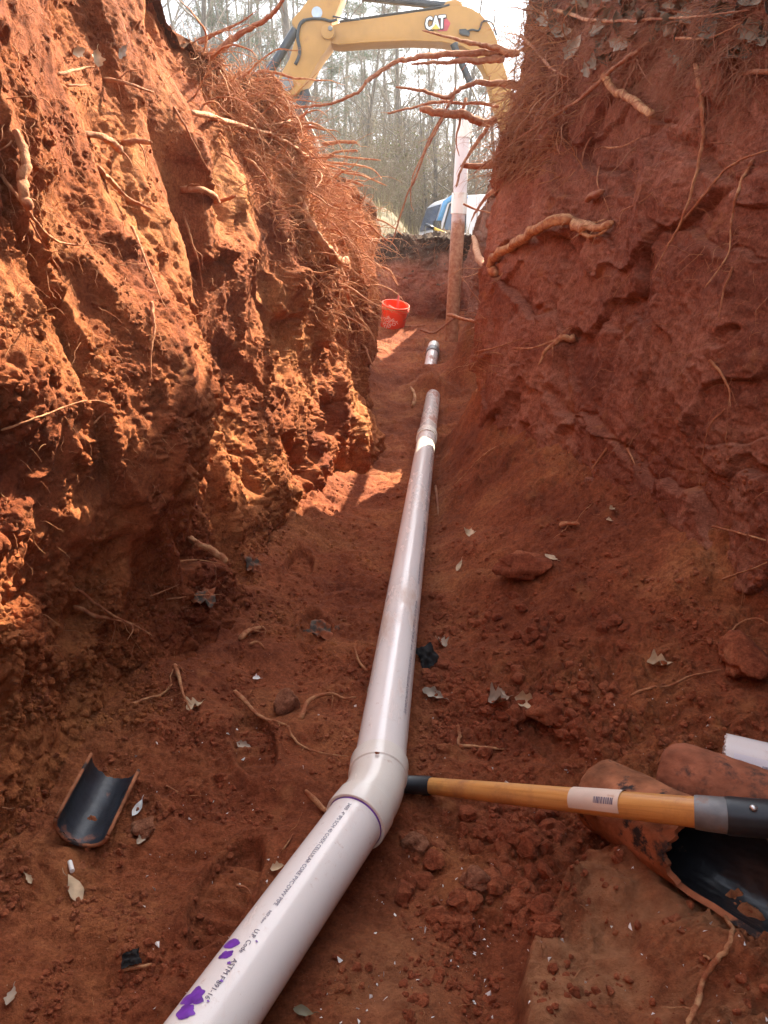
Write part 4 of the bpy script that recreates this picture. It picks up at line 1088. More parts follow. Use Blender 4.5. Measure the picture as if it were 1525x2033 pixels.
root([(1232,420),(1270,402),(1298,380)], 4, 3, 'straight fine root right of the splintered root', M_ROOT, out=.04, rl=2)
root([(1480,145),(1505,146),(1540,148)], 12, 14, 'blunt reddish root at the right picture edge', M_ROOTR, out=.02, rl=1)
root([(1143,670),(1110,676),(1085,695),(1068,725)], 18, 9, 'curved tapering root in the middle of the shaded bank', M_ROOT, out=.08, rl=5)
root([(1020,692),(1060,690),(1100,675),(1130,650)], 5, 4, 'thin root lying over the curved tapering root', M_ROOT, out=.03, rl=3)
root([(1408,715),(1430,745),(1447,775),(1450,812)], 9, 5, 'small root drooping from a ledge of the shaded bank', M_ROOT, out=.05, rl=2)
root([(1440,812),(1408,850),(1392,920),(1388,970)], 4, 2, 'thread root trailing below the ledge root', M_ROOT, out=.02, rl=3)
root([(1205,1045-155),(1175,930),(1158,945)], 6, 3, 'tiny crooked root low on the shaded bank', M_ROOT, out=.03, rl=2)
root([(1245,890),(1255,910),(1262,925)], 6, 4, 'tiny zigzag root right of the crooked one', M_ROOT, out=.03, rl=2)
root([(1112,1045),(1130,1040),(1150,1042)], 13, 7, 'stubby light root at the foot of the shaded bank', M_ROOT, out=.04, rl=2)
root([(1414,1045),(1450,1055),(1490,1065),(1535,1078)], 6, 7, 'pale root entering from the right picture edge', M_ROOT, out=-.02, rl=3)
root([(1434,1150),(1480,1135),(1535,1112)], 5, 6, 'pale root sloping up to the right picture edge', M_ROOT, rl=3)
root([(1430,1318),(1440,1275),(1465,1240),(1500,1228),(1530,1240)], 5, 5, 'arching root above the big crumbly clod', M_ROOT, out=.05, rl=3)
root([(1253,1381),(1290,1368),(1330,1362),(1375,1343),(1432,1330)], 7, 7, 'thin stick lying on loose soil right of the leaves', M_ROOT, rl=1)
root([(908,1440),(912,1462),(914,1480),(950,1483),(1002,1488)], 9, 10, 'elbow-shaped root lying above the shovel handle', M_ROOT, rl=0)
root([(1440,1820),(1452,1850),(1440,1890),(1410,1925),(1390,1970),(1368,2040)], 10, 15, 'orange root running down from the broken pipe mouth', M_ROOT, rl=2)
root([(1410,1905),(1396,1898)], 8, 5, 'side spur on the orange root near the broken pipe', M_ROOT, rl=0)
root([(1130,1955),(1155,1925),(1190,1915)], 4, 3, 'thin curved rootlet on the tan ledge', M_ROOT, rl=0)
root([(865,965),(868,995),(871,1028)], 6, 7, 'grey stick leaning beside the long pipe', M_ROOTR, rl=1)
root([(815,768),(822,785),(818,808)], 6, 9, 'pale split stub by the muddy end of the long pipe', M_RAW, out=.05, rl=1)
root([(1000,880),(960,905),(925,940),(905,960)], 5, 3, 'curved rootlet low beside the coupling', M_ROOT, rl=2)
root([(835,655),(860,662),(880,648),(905,630),(945,628)], 6, 4, 'wandering root on the soil right of the bucket', M_ROOTR, t=[6.6,6.5,6.4], rl=4)
root([(945,700),(985,690),(1040,672)], 6, 4, 'thin root at the foot of the bank corner', M_ROOT, rl=4)
root([(890,625),(915,632),(950,640)], 9, 6, 'root stub poking from behind the bank corner', M_ROOT, t=[5.6,5.3,5.1], rl=4)
root([(795,650),(820,648),(845,646)], 8, 6, 'stick lying by the foot of the bucket', M_ROOTR, rl=0)
root([(1255,100),(1262,115),(1280,150),(1300,175)], 5, 3, 'fine dangling root under the leafy top', M_ROOTR, out=.05, rl=3)

# medium roots of the fringe: individual, alike
def surf_pt(x0, y0, x1, y1, r, objs):
    for _ in range(40):
        px = x0 + (x1 - x0) * r.random(); py = y0 + (y1 - y0) * r.random()
        h = hit_dir(CAM, ray(px, py), objs)
        if h is not None:
            n = h[2]; 
            if np.dot(n, ray(px, py)) > 0: n = -n
            return px, py, h[1], n
    return None
def grow(p, n, r, L, out, droop, swirl, side=None, steps=14):
    d = n * out + r.normal(size=3) * .45 + (np.array(side) if side is not None else 0); d /= np.linalg.norm(d)
    P = [p - n * .01]
    for i in range(steps):
        d = d + r.normal(size=3) * swirl + np.array([0, 0, -droop]); d /= np.linalg.norm(d); P.append(P[-1] + d * L / steps)
    return np.array(P)
def fringe_density(px, py):
    # dense band running down the shoulder of the sunlit bank towards the gap
    cx = np.interp(py, [0, 150, 250, 350, 450, 560, 700], [430, 480, 560, 620, 670, 705, 730])
    return math.exp(-((px - cx) / (75 if px < cx else 60)) ** 2) * float(np.interp(py, [0, 420, 560, 700], [1, 1, .45, .2]))
rr_ = np.random.default_rng(21)
cnt = 0
while cnt < 108:
    q = surf_pt(380, 20, 765, 700, rr_, [wallL])
    if q is None: continue
    px, py, p, n = q
    if rr_.random() > fringe_density(px, py): continue
    L = .12 + .42 * rr_.random() ** 1.5
    P = grow(p, n, rr_, L, .8, .07, .15, (.6, -.15, .05))
    r0 = .003 + .0075 * rr_.random() ** 2
    o = obj_parts('root', root_mesh(P, np.linspace(r0, .0008, len(P)), 1000 + cnt, 7, 5), M_ROOT, P[0])
    tag(o, 'thin orange root in the dense tangle fringing the sunlit bank', 'root', 'roots in the sunlit fringe'); cnt += 1
cnt = 0
while cnt < 58:
    q = surf_pt(930, 10, 1330, 330, rr_, [wallR])
    if q is None: continue
    px, py, p, n = q
    if rr_.random() > math.exp(-((px - 1010) / 130) ** 2 - ((py - 170) / 150) ** 2): continue
    P = grow(p, n, rr_, .12 + .35 * rr_.random(), .8, .10, .18, (-.45, -.1, 0))
    r0 = .002 + .003 * rr_.random()
    o = obj_parts('root', root_mesh(P, np.linspace(r0, .0007, len(P)), 2000 + cnt, 6, 3), M_ROOTR, P[0])
    tag(o, 'thin dull root among the tangle at the leafy corner of the shaded bank', 'root', 'roots at the shaded corner'); cnt += 1
cnt = 0
while cnt < 24:
    q = surf_pt(900, 480, 1100, 780, rr_, [wallR])
    if q is None: continue
    px, py, p, n = q
    if rr_.random() > math.exp(-((px - 940) / 45) ** 2): continue
    P = grow(p, n, rr_, .08 + .16 * rr_.random(), .9, .03, .16, (-.5, 0, 0))
    o = obj_parts('root', root_mesh(P, np.linspace(.0028, .0007, len(P)), 3000 + cnt, 6, 3), M_ROOT, P[0])
    tag(o, 'short root bristling from the lower corner of the shaded bank', 'root', 'roots at the lower bank corner'); cnt += 1

def fine(name, N, box, objs, dens, mat, Lr, out, droop, swirl, side, rr0, label, seed, steps=9):
    r = np.random.default_rng(seed); Vs = []; Fs = []; b = 0; c = 0; tries = 0
    while c < N and tries < N * 12:
        tries += 1
        px = box[0] + (box[2]-box[0]) * r.random(); py = box[1] + (box[3]-box[1]) * r.random()
        if r.random() > dens(px, py): continue
        h = hit_dir(CAM, ray(px, py), objs)
        if h is None: continue
        n = h[2]
        if np.dot(n, ray(px, py)) > 0: n = -n
        P = grow(h[1], n, r, Lr[0] + (Lr[1]-Lr[0]) * r.random() ** 1.6, out, droop, swirl, side, steps)
        k = 4; V, F = tube_arr(P, np.linspace(rr0[0] + (rr0[1]-rr0[0]) * r.random() ** 2, .0004, len(P)), k, False)
        Vs.append(V); Fs.append(np.array(F) + b); b += len(V); c += 1
    if not Vs: return
    o = mesh_np(name, np.concatenate(Vs), np.concatenate(Fs), mat); tag(o, label, 'roots', kind='stuff')
fine('fine_roots', 4200, (380, 0, 770, 720), [wallL], fringe_density, M_FINE, (.03, .26), .7, .11, .30, (.3, -.1, 0), (.0007, .0046), 'mat of fine orange rootlets covering the shoulder of the sunlit bank', 31)
fine('fine_roots', 150, (380, 0, 770, 640), [wallL], fringe_density, M_ROOT, (.12, .5), .8, .07, .16, (.6, -.15, .05), (.002, .0065), 'stouter tangled roots mixed into the sunlit fringe', 38, 14)
fine('fine_roots', 700, (0, 0, 420, 700), [wallL], lambda a, b: .5, M_FINE, (.02, .10), .6, .2, .25, None, (.0006, .0018), 'fine rootlets sprouting over the upper sunlit bank', 32)
fine('fine_roots', 500, (0, 700, 760, 1300), [wallL], lambda a, b: .5, M_FINE, (.015, .07), .6, .2, .25, None, (.0005, .0014), 'fine rootlets sprouting low on the sunlit bank', 33)
fine('fine_roots', 2800, (930, 0, 1525, 330), [wallR], lambda a, b: math.exp(-(max(0, b - 60) / 130) ** 2) * (1 if a < 1150 else .55), M_ROOTR, (.03, .22), .6, .14, .22, (-.12, 0, 0), (.0007, .0024), 'mat of fine dull rootlets under the leafy top of the shaded bank', 34)
fine('fine_roots', 800, (930, 40, 1160, 350), [wallR], lambda a, b: math.exp(-((a - 1000) / 90) ** 2), M_FINE, (.08, .38), .8, .06, .2, (-.5, -.2, .05), (.0008, .0036), 'pale tangled roots spilling over the corner of the shaded bank', 40, 12)  # lighter rootlet colour stands in for the glow of backlit roots
fine('fine_roots', 60, (930, 0, 1330, 330), [wallR], lambda a, b: math.exp(-((a - 1010) / 130) ** 2), M_ROOTR, (.12, .45), .8, .1, .18, (-.45, -.1, 0), (.0015, .004), 'stouter tangled roots at the leafy corner of the shaded bank', 39, 14)
fine('fine_roots', 620, (900, 300, 1525, 1250), [wallR], lambda a, b: .5, M_FINE, (.015, .17), .5, .15, .25, None, (.0005, .0013), 'sparse fine rootlets on the face of the shaded bank', 35)
fine('fine_roots', 420, (740, 470, 960, 700), [endO, wallR], lambda a, b: .6, M_ROOTR, (.08, .4), .7, .1, .2, None, (.001, .004), 'tangled rootlets hanging on the far soil face', 36)
fine('fine_roots', 200, (0, 1300, 1525, 2033), [floorO], lambda a, b: .5, M_FINE, (.01, .06), .25, .05, .35, None, (.0004, .0011), 'stray root fibres lying on the trench floor', 37)

# ------------------------------------------------------------------ dry leaves and scraps
def leaf_mesh(L, W, seed, curl=.4, lobes=0):
    r = np.random.default_rng(seed); n = 14; V = []; F = []
    for i in range(n + 1):
        f = i / n; wv = W * math.sin(math.pi * f ** .8) * (1 + lobes * .22 * math.sin(f * 19 + seed)) + .0006
        for j, s in enumerate((-1, -.5, 0, .5, 1)):
            x = (f - .5) * L; y = s * wv * .5
            z = curl * L * (.35 * (f - .5) ** 2 * 2 + .55 * (s * wv / L) ** 2 * 2) + .10 * L * float(perlin(x * 60, y * 60, seed, 61)) - .012 * L * (s == 0)
            V.append((x, y + .12 * L * math.sin(f * 3 + seed) * .4, z))
    for i in range(n):
        for j in range(4): F.append((i*5+j, i*5+j+1, i*5+j+6, i*5+j+5))
    m = MB(); m.add(V, F)
    m.tube([(L * .48, .02 * L, 0.02 * L), (L * .62, .05 * L, .05 * L), (L * .75, .02 * L, .09 * L)], [.0008, .0006, .0004], 4)
    return m
def leaf(px, py, wpx, label, seed, mat=M_LEAF, asp=.5, rot=0, curl=.5, lobes=1, lift=.004, tilt=None):
    t, p, nn = hit(px, py)
    if p is None: return
    L = wpx * t / FPX
    o = leaf_mesh(L, L * asp, seed, curl, lobes).build('dry_leaf', mat, smooth=True)
    z = Vector(nn * .6 + (np.array([0, -.15, .5]) if tilt is None else np.array(tilt))).normalized()
    o.rotation_mode = 'QUATERNION'; o.rotation_quaternion = z.to_track_quat('Z', 'Y') @ Matrix.Rotation(rot, 3, 'Z').to_quaternion()
    o.location = tuple(p + nn * (lift + L * .04))
    tag(o, label, 'leaf')
leaf(388, 1407, 34, 'round cream leaf beside the frayed root clump', 1, asp=.85, rot=1.2)
leaf(145, 1765, 62, 'long cream leaf flat on the floor below the split pipe', 2, asp=.45, rot=1.65, curl=.1, lobes=.2)
leaf(275, 1606, 36, 'narrow white curled leaf above the blocky rock', 3, M_WHITE, asp=.42, rot=1.3, curl=.7, lobes=.1)
leaf(483, 1480, 30, 'small grey pointed leaf on the floor left of the pipe', 4, M_LEAFG, asp=.5, rot=-.6)
leaf(278, 1672, 36, 'brown curled leaf just below the blocky rock', 5, M_LEAFG, asp=.4, rot=-.3, curl=.9)
leaf(862, 1379, 48, 'grey spiky leaf close to the right side of the pipe', 6, M_LEAFG, asp=.42, rot=-.2)
leaf(876, 1282, 34, 'upright crumpled leaf beside the black rag', 7, M_LEAFG, asp=.6, rot=1.1, curl=1.0)
leaf(990, 1396, 44, 'crumpled grey leaf left of the big cream leaf', 8, M_LEAFG, asp=.75, rot=.5, curl=1.0)
leaf(1046, 1391, 48, 'big cream leaf folded on top of the red clods', 9, asp=.6, rot=-.1, curl=.8)
leaf(1108, 1405, 22, 'small leaf right of the wide red clod', 10, asp=.6, rot=1.2)
leaf(1095, 1110, 30, 'yellow pointed leaf on the clay boulder', 11, asp=.45, rot=-.5, curl=.3, lobes=.2)
leaf(932, 1062, 30, 'pale leaf high on the talus right of the pipe', 12, asp=.7, rot=.8)
leaf(913, 1125, 30, 'slim tan leaf standing on the talus edge', 13, asp=.3, rot=1.4, curl=.3, lobes=.1)
leaf(1308, 1323, 48, 'crumpled cream leaf on the loose soil by the bank foot', 14, asp=.6, rot=.3, curl=1.0)
leaf(1213, 1012, 14, 'tiny pale leaf stuck mid way up the shaded bank foot', 15, asp=.8)
leaf(1000, 1376, 26, 'grey leaf sliver behind the crumpled grey leaf', 16, M_LEAFG, asp=.4, rot=-.4)
leaf(553, 1725, 28, 'torn tan leaf on the floor left of the near pipe', 17, asp=.6, rot=.7)
leaf(740, 1375+0, 28, 'dull leaf tucked against the pipe side', 18, M_LEAFG, asp=.7)
leaf(510, 1350, 16, 'small white leaf scrap above the knobbly root', 19, M_WHITE, asp=.7)
leaf(605, 2013, 44, 'olive leaf at the bottom edge below the near pipe', 20, simple('olive_leaf', (.16, .13, .07), .6), asp=.4, rot=.4, curl=.3, lobes=.2)
leaf(20, 1982, 36, 'grey crumpled leaf in the bottom corner', 21, M_LEAFG, asp=.5, rot=.9)
leaf(55, 1745, 24, 'pale curled leaf chip left of the long cream leaf', 22, M_LEAF, asp=.4, rot=1.8)
leaf(145, 105, 30, 'pale leaf clinging high on the sunlit bank', 23, asp=.6, rot=.4, lift=.02, tilt=(.3, -.6, .1))
leaf(185, 115, 32, 'pinkish leaf beside the pale one high on the sunlit bank', 24, asp=.7, rot=1.4, lift=.02, tilt=(.3, -.6, .1))
leaf(232, 105, 34, 'grey jagged leaf hanging near the scraped bank top', 25, M_LEAFG, asp=.4, rot=.9, lift=.02, tilt=(.3, -.6, .1))
leaf(1210, 1335-300, 12, 'tiny leaf speck on the shaded bank foot', 26, asp=.7)
M_BLUEL = simple('pale_bank_leaf', (.30, .22, .15), .7, .3, 20)
for i, (a, b, w_, l) in enumerate(((1120, 65, 44, 'long pointed leaf at the corner of the leafy bank top'), (1145, 95, 50, 'broad leaf hanging in the leafy corner'), (1175, 135, 30, 'pale folded leaf above the cut pale root end'),
                                   (1238, 85, 44, 'curled leaf hanging right of the leafy corner'), (1200, 60, 40, 'flat leaf lying under the level top root'), (1330, 58, 50, 'wide whitish leaf along the bank top'), (1090, 50, 40, 'dark leaf nearest the sky at the bank corner'))):
    leaf(a, b, w_, l, 40 + i, M_BLUEL, asp=.55, rot=i * .9, curl=.7, lift=.025, tilt=(-.4, -.7, .1))
# litter heaped on the bank tops
def litter(name, N, samp, mat, Lr, label, seed):
    r = np.random.default_rng(seed); Vs = []; Fs = []; b = 0
    prot = []
    for k in range(6):
        m = leaf_mesh(1, .5, 80 + k, .7, 1); F4 = [f for f in m.F if len(f) == 4 and max(f) < 75]; prot.append((np.array(m.V[:75]), np.array(F4)))
    for i in range(N):
        q = samp(r)
        if q is None: continue
        p, n = q; V, F = prot[r.integers(6)]; s = Lr[0] + (Lr[1]-Lr[0]) * r.random()
        zq = Vector(n * .8 + r.normal(size=3) * .6).normalized().to_track_quat('Z', 'Y') @ Matrix.Rotation(r.random() * 6.3, 3, 'Z').to_quaternion()
        R = np.array(zq.to_matrix()); Vs.append((V * s) @ R.T + p + n * .015 * r.random()); Fs.append(F + b); b += len(V)
    o = mesh_np(name, np.concatenate(Vs), np.concatenate(Fs), mat); tag(o, label, 'leaves', kind='stuff')
def samp_top(objs, xr, yr):
    def f(r):
        h = hit_dir((xr[0] + (xr[1]-xr[0]) * r.random(), yr[0] + (yr[1]-yr[0]) * r.random(), 4), (0, 0, -1), objs)
        if h is None: return None
        top = {wallL.name: hl, wallR.name: hr}.get(objs[0].name)
        return None if top and h[1][2] < top(h[1][1]) - .12 else (h[1], h[2])
    return f
litter('leaf_litter', 210, lambda r: samp_pix(1000, -60, 1525, 150, lambda a, b: math.exp(-(max(0, b - 20) / 70) ** 2))(r), M_LITTER, (.05, .11), 'dull leaf litter spilling over the top of the shaded bank', 51)
litter('leaf_litter', 260, samp_top([wallR], (.7, 1.7), (2.2, 5.1)), M_LITTER, (.05, .11), 'dull leaf litter lying on top of the shaded bank', 52)
litter('leaf_litter', 240, samp_top([wallL], (-1.7, -.2), (2.2, 6.6)), M_LITTER, (.05, .10), 'dry leaf litter lying on top of the sunlit bank', 53)
litter('leaf_litter', 300, samp_top([endO], (-1, 2), (9.8, 10.8)), M_LITTER, (.05, .11), 'dry leaf litter along the far lip of the trench', 54)

# cigarette-like white stub, rag, scraps
t_, p_, n_v = hit(143, 1727)
mb = MB(); mb.tube([p_ + [-.008, .012, .008], p_ + [.006, -.012, .008]], .0045, 12)
tag(mb.build('paper_stub', M_WHITE, smooth=True, auto=40, origin=tuple(p_)), 'small white paper stub lying at the tip of the long cream leaf', 'stub')
def scrap_sheet(px, py, w_, h_, label, cat, name, mat, seed, tilt=0):
    t, p, nn = hit(px, py); W = w_ * t / FPX; H = h_ * t / FPX
    xs, ys = np.meshgrid(np.linspace(-.5, .5, 22), np.linspace(-.5, .5, 16))
    r_edge = .85 + .3 * perlin(xs * 3, ys * 3, seed, 7)
    X = xs * W * r_edge; Y = ys * H * 1.3 * r_edge
    Zs = .20 * W * (perlin(xs * 4 + seed, ys * 4, .2, 3) + .5 * np.abs(perlin(xs * 9, ys * 9 + seed, .2, 4))) + .01
    V = np.stack([X, Y, Zs], -1).reshape(-1, 3); F = [tuple(f) for f in grid_faces(16, 22)]
    V2 = V - [0, 0, .0015]
    k = len(V); mb = MB(); mb.add(V, F); mb.add(V2, [f[::-1] for f in F])
    o = mb.build(name, mat, smooth=True); o.location = tuple(p + nn * .006)
    z = Vector(nn + np.array([0, -.2, .4])).normalized(); o.rotation_mode = 'QUATERNION'; o.rotation_quaternion = z.to_track_quat('Z', 'Y') @ Matrix.Rotation(tilt, 3, 'Z').to_quaternion()
    tag(o, label, cat)
scrap_sheet(848, 1308, 44, 40, 'crumpled black rag right of the long pipe', 'rag', 'rag', M_RAG, 1, .4)
scrap_sheet(395, 1190, 70, 46, 'torn grey plastic sheet at the foot of the sunlit bank', 'plastic scrap', 'plastic_scrap', M_PLASTIC, 2, .6)
scrap_sheet(497, 1122, 40, 34, 'grey plastic flap sticking out below the drooping root', 'plastic scrap', 'plastic_scrap', M_PLASTIC, 3, -.5)
scrap_sheet(645, 1258, 70, 40, 'greyish muddy plastic trodden into the floor beside the pipe', 'plastic scrap', 'plastic_scrap', M_PLASTIC, 4, -.3)
scrap_sheet(262, 1908, 40, 26, 'dark scrap pressed into the floor near bottom edge', 'plastic scrap', 'plastic_scrap', M_RAG, 5, .1)

# ------------------------------------------------------------------ far bank: grass and brush
M_GRASS = simple('dry_grass', (.30, .24, .12), .9, .35, 3)
def grass(N, xr, yr, hmin, hmax, label, seed, mat):
    r = np.random.default_rng(seed); V = []; F = []
    x = xr[0] + (xr[1]-xr[0]) * r.random(N); y = yr[0] + (yr[1]-yr[0]) * r.random(N) ** 1.3
    x = np.where((x > .5) & (y > 12) & (y < 22), -x - 1.0, x)
    z = ground_z(x, y) - .03; h = hmin + (hmax-hmin) * r.random(N) ** 1.6; a = r.random(N) * 6.3; ln = .55 * h * (r.random(N))
    wd = .004 + .005 * r.random(N); ca, sa = np.cos(a), np.sin(a); b_a = r.random(N) * 6.3
    p = np.stack([x, y, z], -1); q = np.stack([-sa * wd, ca * wd, 0 * wd], -1)
    m1 = p + np.stack([np.cos(b_a) * ln * .35, np.sin(b_a) * ln * .35, h * .6], -1); tp = p + np.stack([np.cos(b_a) * ln, np.sin(b_a) * ln, h], -1)
    V = np.stack([p - q, p + q, m1 + q * .7, m1 - q * .7, tp], 1).reshape(-1, 3)
    i = np.arange(N)[:, None] * 5
    F = np.concatenate([i + [0, 1, 2], i + [0, 2, 3], i + [3, 2, 4]], 1).reshape(-1, 3)
    o = mesh_np('grass', V, F, mat, False); tag(o, label, 'grass', kind='stuff')
grass(9000, (-5, 4), (10.6, 20), .06, .32, 'dry straw grass on the bank beyond the trench', 3, M_GRASS)
grass(9000, (-4, -.75), (6.9, 16), .10, .42, 'dry grass tufts growing behind the sunlit bank', 6, M_GRASS)
grass(5000, (-12, 12), (17, 40), .2, .9, 'dry weeds at the edge of the woods', 4, simple('dry_weeds', (.20, .17, .08), .9, .4, 1))

# ------------------------------------------------------------------ trees
M_BARK = simple('grey_bark', (.13, .11, .095), .9, .3, 4, bstr=.5, bscale=20)
M_TWIG = simple('grey_twigs', (.17, .14, .115), .9, .35, 1.5)
M_NEEDLE = simple('pine_needles', (.065, .105, .05), .8, .4, 1)
M_BRUSH = simple('brown_brush', (.19, .135, .085), .9, .4, 2)
M_BLEAF = simple('green_brush_leaves', (.15, .15, .055), .8, .4, 2)
def limb(mb, p, d, L, r, depth, R, sides, up=.06, spread=.75, kids=(5, 7), seg=5, minr=.004):
    P = [np.array(p)]; d = np.array(d, float); dirs = []
    for i in range(seg):
        d = d + R.normal(size=3) * .13 + np.array([0, 0, up]); d /= np.linalg.norm(d); dirs.append(d); P.append(P[-1] + d * L / seg)
    rad_ = np.linspace(r, max(r * .3, minr * .6), seg + 1)
    V, F = tube_arr(np.array(P), rad_, sides, False); mb.append((V, np.array(F)))
    if depth == 0: return
    for k in range(R.integers(*kids)):
        f = .25 + .75 * R.random(); i = min(int(f * seg), seg - 1)
        q = R.normal(size=3); q -= dirs[i] * np.dot(q, dirs[i]); q /= np.linalg.norm(q) + 1e-9
        dd_ = dirs[i] * (1 - spread * .5) + q * spread
        limb(mb, P[i + 1], dd_ / np.linalg.norm(dd_), L * (.38 + .25 * R.random()), max(rad_[i] * .45, minr), depth - 1, R, 3, up, spread, kids, 4, minr)
def merge(lst):
    V = []; F = []; b = 0
    for v, f in lst: V.append(v); F.append(f + b); b += len(v)
    return np.concatenate(V), np.concatenate(F)
def bare_tree(seed, H):
    R = np.random.default_rng(seed); root = empty('bare_tree', (0, 0, 0))
    n = 14; P = [np.zeros(3)]; d = np.array([0, 0, 1.])
    for i in range(n): d = d + R.normal(size=3) * .05 + [0, 0, .05]; d /= np.linalg.norm(d); P.append(P[-1] + d * H / n)
    r = np.linspace(H * .0095, .012, n + 1); V, F = tube_arr(np.array(P), r, 8)
    mb = MB(); mb.add(V, F); mb.build('trunk', M_BARK, root, smooth=True)
    ls = []
    for k in range(26):
        f = .22 + .78 * R.random(); i = min(int(f * n), n - 1); a = R.random() * 6.3
        d = np.array([math.cos(a) * .8, math.sin(a) * .8, .45 + .5 * R.random()]); d /= np.linalg.norm(d)
        limb(ls, P[i], d, H * (.10 + .20 * (1 - f) + .05 * R.random()), max(r[i] * .4, .012), 2, R, 4)
    V, F = merge(ls); mesh_np('crown', V, F, M_TWIG, True, parent=root)
    return root
def pine_tree(seed, H):
    R = np.random.default_rng(seed); root = empty('pine_tree', (0, 0, 0))
    n = 12; P = [np.zeros(3)]; d = np.array([0, 0, 1.])
    for i in range(n): d = d + R.normal(size=3) * .025 + [0, 0, .05]; d /= np.linalg.norm(d); P.append(P[-1] + d * H / n)
    r = np.linspace(H * .010, .015, n + 1); V, F = tube_arr(np.array(P), r, 8); mb = MB(); mb.add(V, F)
    NV = []; NF = []; b = 0; bl = []
    for k in range(46):
        f = .30 + .70 * R.random(); i = min(int(f * n), n - 1); a = R.random() * 6.3
        d = np.array([math.cos(a), math.sin(a), .15 + .3 * R.random()]); d /= np.linalg.norm(d)
        L = H * (.05 + .15 * (1 - f)) * (.6 + .6 * R.random())
        pts = [P[i] + d * L * q + np.array([0, 0, -.06 * L * q * q]) for q in np.linspace(0, 1, 5)]
        V, F = tube_arr(np.array(pts), np.linspace(.03, .008, 5), 4, False); bl.append((V, np.array(F)))
        for c in range(9):
            q = .35 + .65 * R.random(); ctr = P[i] + d * L * q + R.normal(size=3) * .14 * L
            m = 26; nd = R.normal(size=(m, 3)); nd[:, 2] = np.abs(nd[:, 2]) * .7; nd /= np.linalg.norm(nd, axis=1, keepdims=True)
            ln = .14 + .16 * R.random((m, 1)); base = ctr + R.normal(size=(m, 3)) * .10; tip = base + nd * ln
            sd_ = np.cross(nd, R.normal(size=(m, 3))); sd_ /= np.linalg.norm(sd_, axis=1, keepdims=True) + 1e-9; sd_ *= .011
            V = np.stack([base - sd_, base + sd_, tip], 1).reshape(-1, 3); NV.append(V); NF.append(np.arange(m * 3).reshape(-1, 3) + b); b += m * 3
    V, F = merge(bl); mb.add(V, F)
    mb.build('trunk', M_BARK, root, smooth=True)
    mesh_np('crown', np.concatenate(NV), np.concatenate(NF), M_NEEDLE, False, parent=root)
    return root
def brush(seed, H, leafy):
    R = np.random.default_rng(seed); root = empty('bush', (0, 0, 0)); ls = []
    for k in range(34):
        a = R.random() * 6.3; d = np.array([math.cos(a) * .5, math.sin(a) * .5, 1.]); d /= np.linalg.norm(d)
        limb(ls, np.array([math.cos(a), math.sin(a), 0]) * .25 * R.random() * H, d, H * (.4 + .5 * R.random()), .009, 2, R, 3, .02, .8, (3, 6), 4, .003)
    V, F = merge(ls); st = mesh_np('stems', V, F, M_BRUSH, True, parent=root)
    if leafy:
        tips = V[R.integers(0, len(V), 1500)]; nd = R.normal(size=(1500, 3)); nd /= np.linalg.norm(nd, axis=1, keepdims=True)
        s2 = np.cross(nd, R.normal(size=(1500, 3))); s2 /= np.linalg.norm(s2, axis=1, keepdims=True); sz = .012 + .02 * R.random((1500, 1))
        V = np.stack([tips, tips + (nd + s2) * sz * .6, tips + nd * sz * 1.6, tips + (nd - s2) * sz * .6], 1).reshape(-1, 3)
        mesh_np('foliage', V, np.arange(len(V)).reshape(-1, 4), M_BLEAF, False, parent=root)
    return root
def copy_tree(root):
    c = root.copy(); COL.objects.link(c)
    for ch in list(root.children):
        k = ch.copy(); COL.objects.link(k); k.parent = c
    return c
used = set()
def plant(protos, i, x, y, s, rz, label, cat, group, z=None):
    p = protos[i % len(protos)]
    o = p if id(p) not in used else copy_tree(p)
    used.add(id(p))
    o.location = (x, y, float(ground_z(x, y)) - .1 if z is None else z); o.scale = (s, s, s); o.rotation_euler = (0, 0, rz); tag(o, label, cat, group)
TB = [bare_tree(100 + k, 11 + k) for k in range(5)]
TP = [pine_tree(200 + k, 14 + 2 * k) for k in range(3)]
TS = [brush(300 + k, 1.6 + .3 * k, k % 2 == 1) for k in range(4)]
R_ = np.random.default_rng(77)
for i in range(64):
    Y = 24 + 40 * R_.random() ** 1.2; px = 330 + 820 * ((i * .618034) % 1)
    X = (px - 762) / FPX * Y / 1.1
    plant(TB, i, X, Y, (.75 + .5 * R_.random()) * (1 if px < 620 else .62), R_.random() * 6.3, 'leafless grey tree among the winter woods beyond the trench', 'tree', 'bare trees in the woods')
for i, (px, Y, s) in enumerate(((470, 34, .75), (560, 42, .85), (640, 38, .8), (720, 46, .9), (760, 34, .62), (900, 44, .7), (520, 30, .6), (680, 52, 1.0), (600, 56, 1.0), (840, 54, .85), (430, 44, .9), (500, 50, 1.0), (660, 33, .5), (790, 60, .95), (450, 36, .8), (950, 50, .7), (735, 58, 1.0))):
    plant(TP, i, (px - 762) / FPX * Y / 1.1, Y, s, i * 1.7, 'green pine standing among the bare winter trees', 'tree', 'pines in the woods')
for i in range(60):
    Y = 24 + 26 * R_.random(); px = 430 + 620 * ((i * .618034 + .11) % 1)
    plant(TB, i, (px - 762) / FPX * Y / 1.1, Y, .26 + .24 * R_.random(), R_.random() * 6.3, 'leafless grey tree among the winter woods beyond the trench', 'tree', 'bare trees in the woods')
for i in range(70):
    Y = 17.5 + 13 * R_.random(); px = 480 + 560 * ((i * .618034 + .3) % 1); X = (px - 762) / FPX * Y / 1.05
    if .2 < X < 7 and 13.5 < Y < 23: Y = 24 + 4 * R_.random(); X = (px - 762) / FPX * Y / 1.05
    plant(TS, i, X, Y, .45 + .4 * R_.random(), R_.random() * 6.3, 'tangled brown brush at the edge of the woods', 'bush', 'brush beyond the trench')

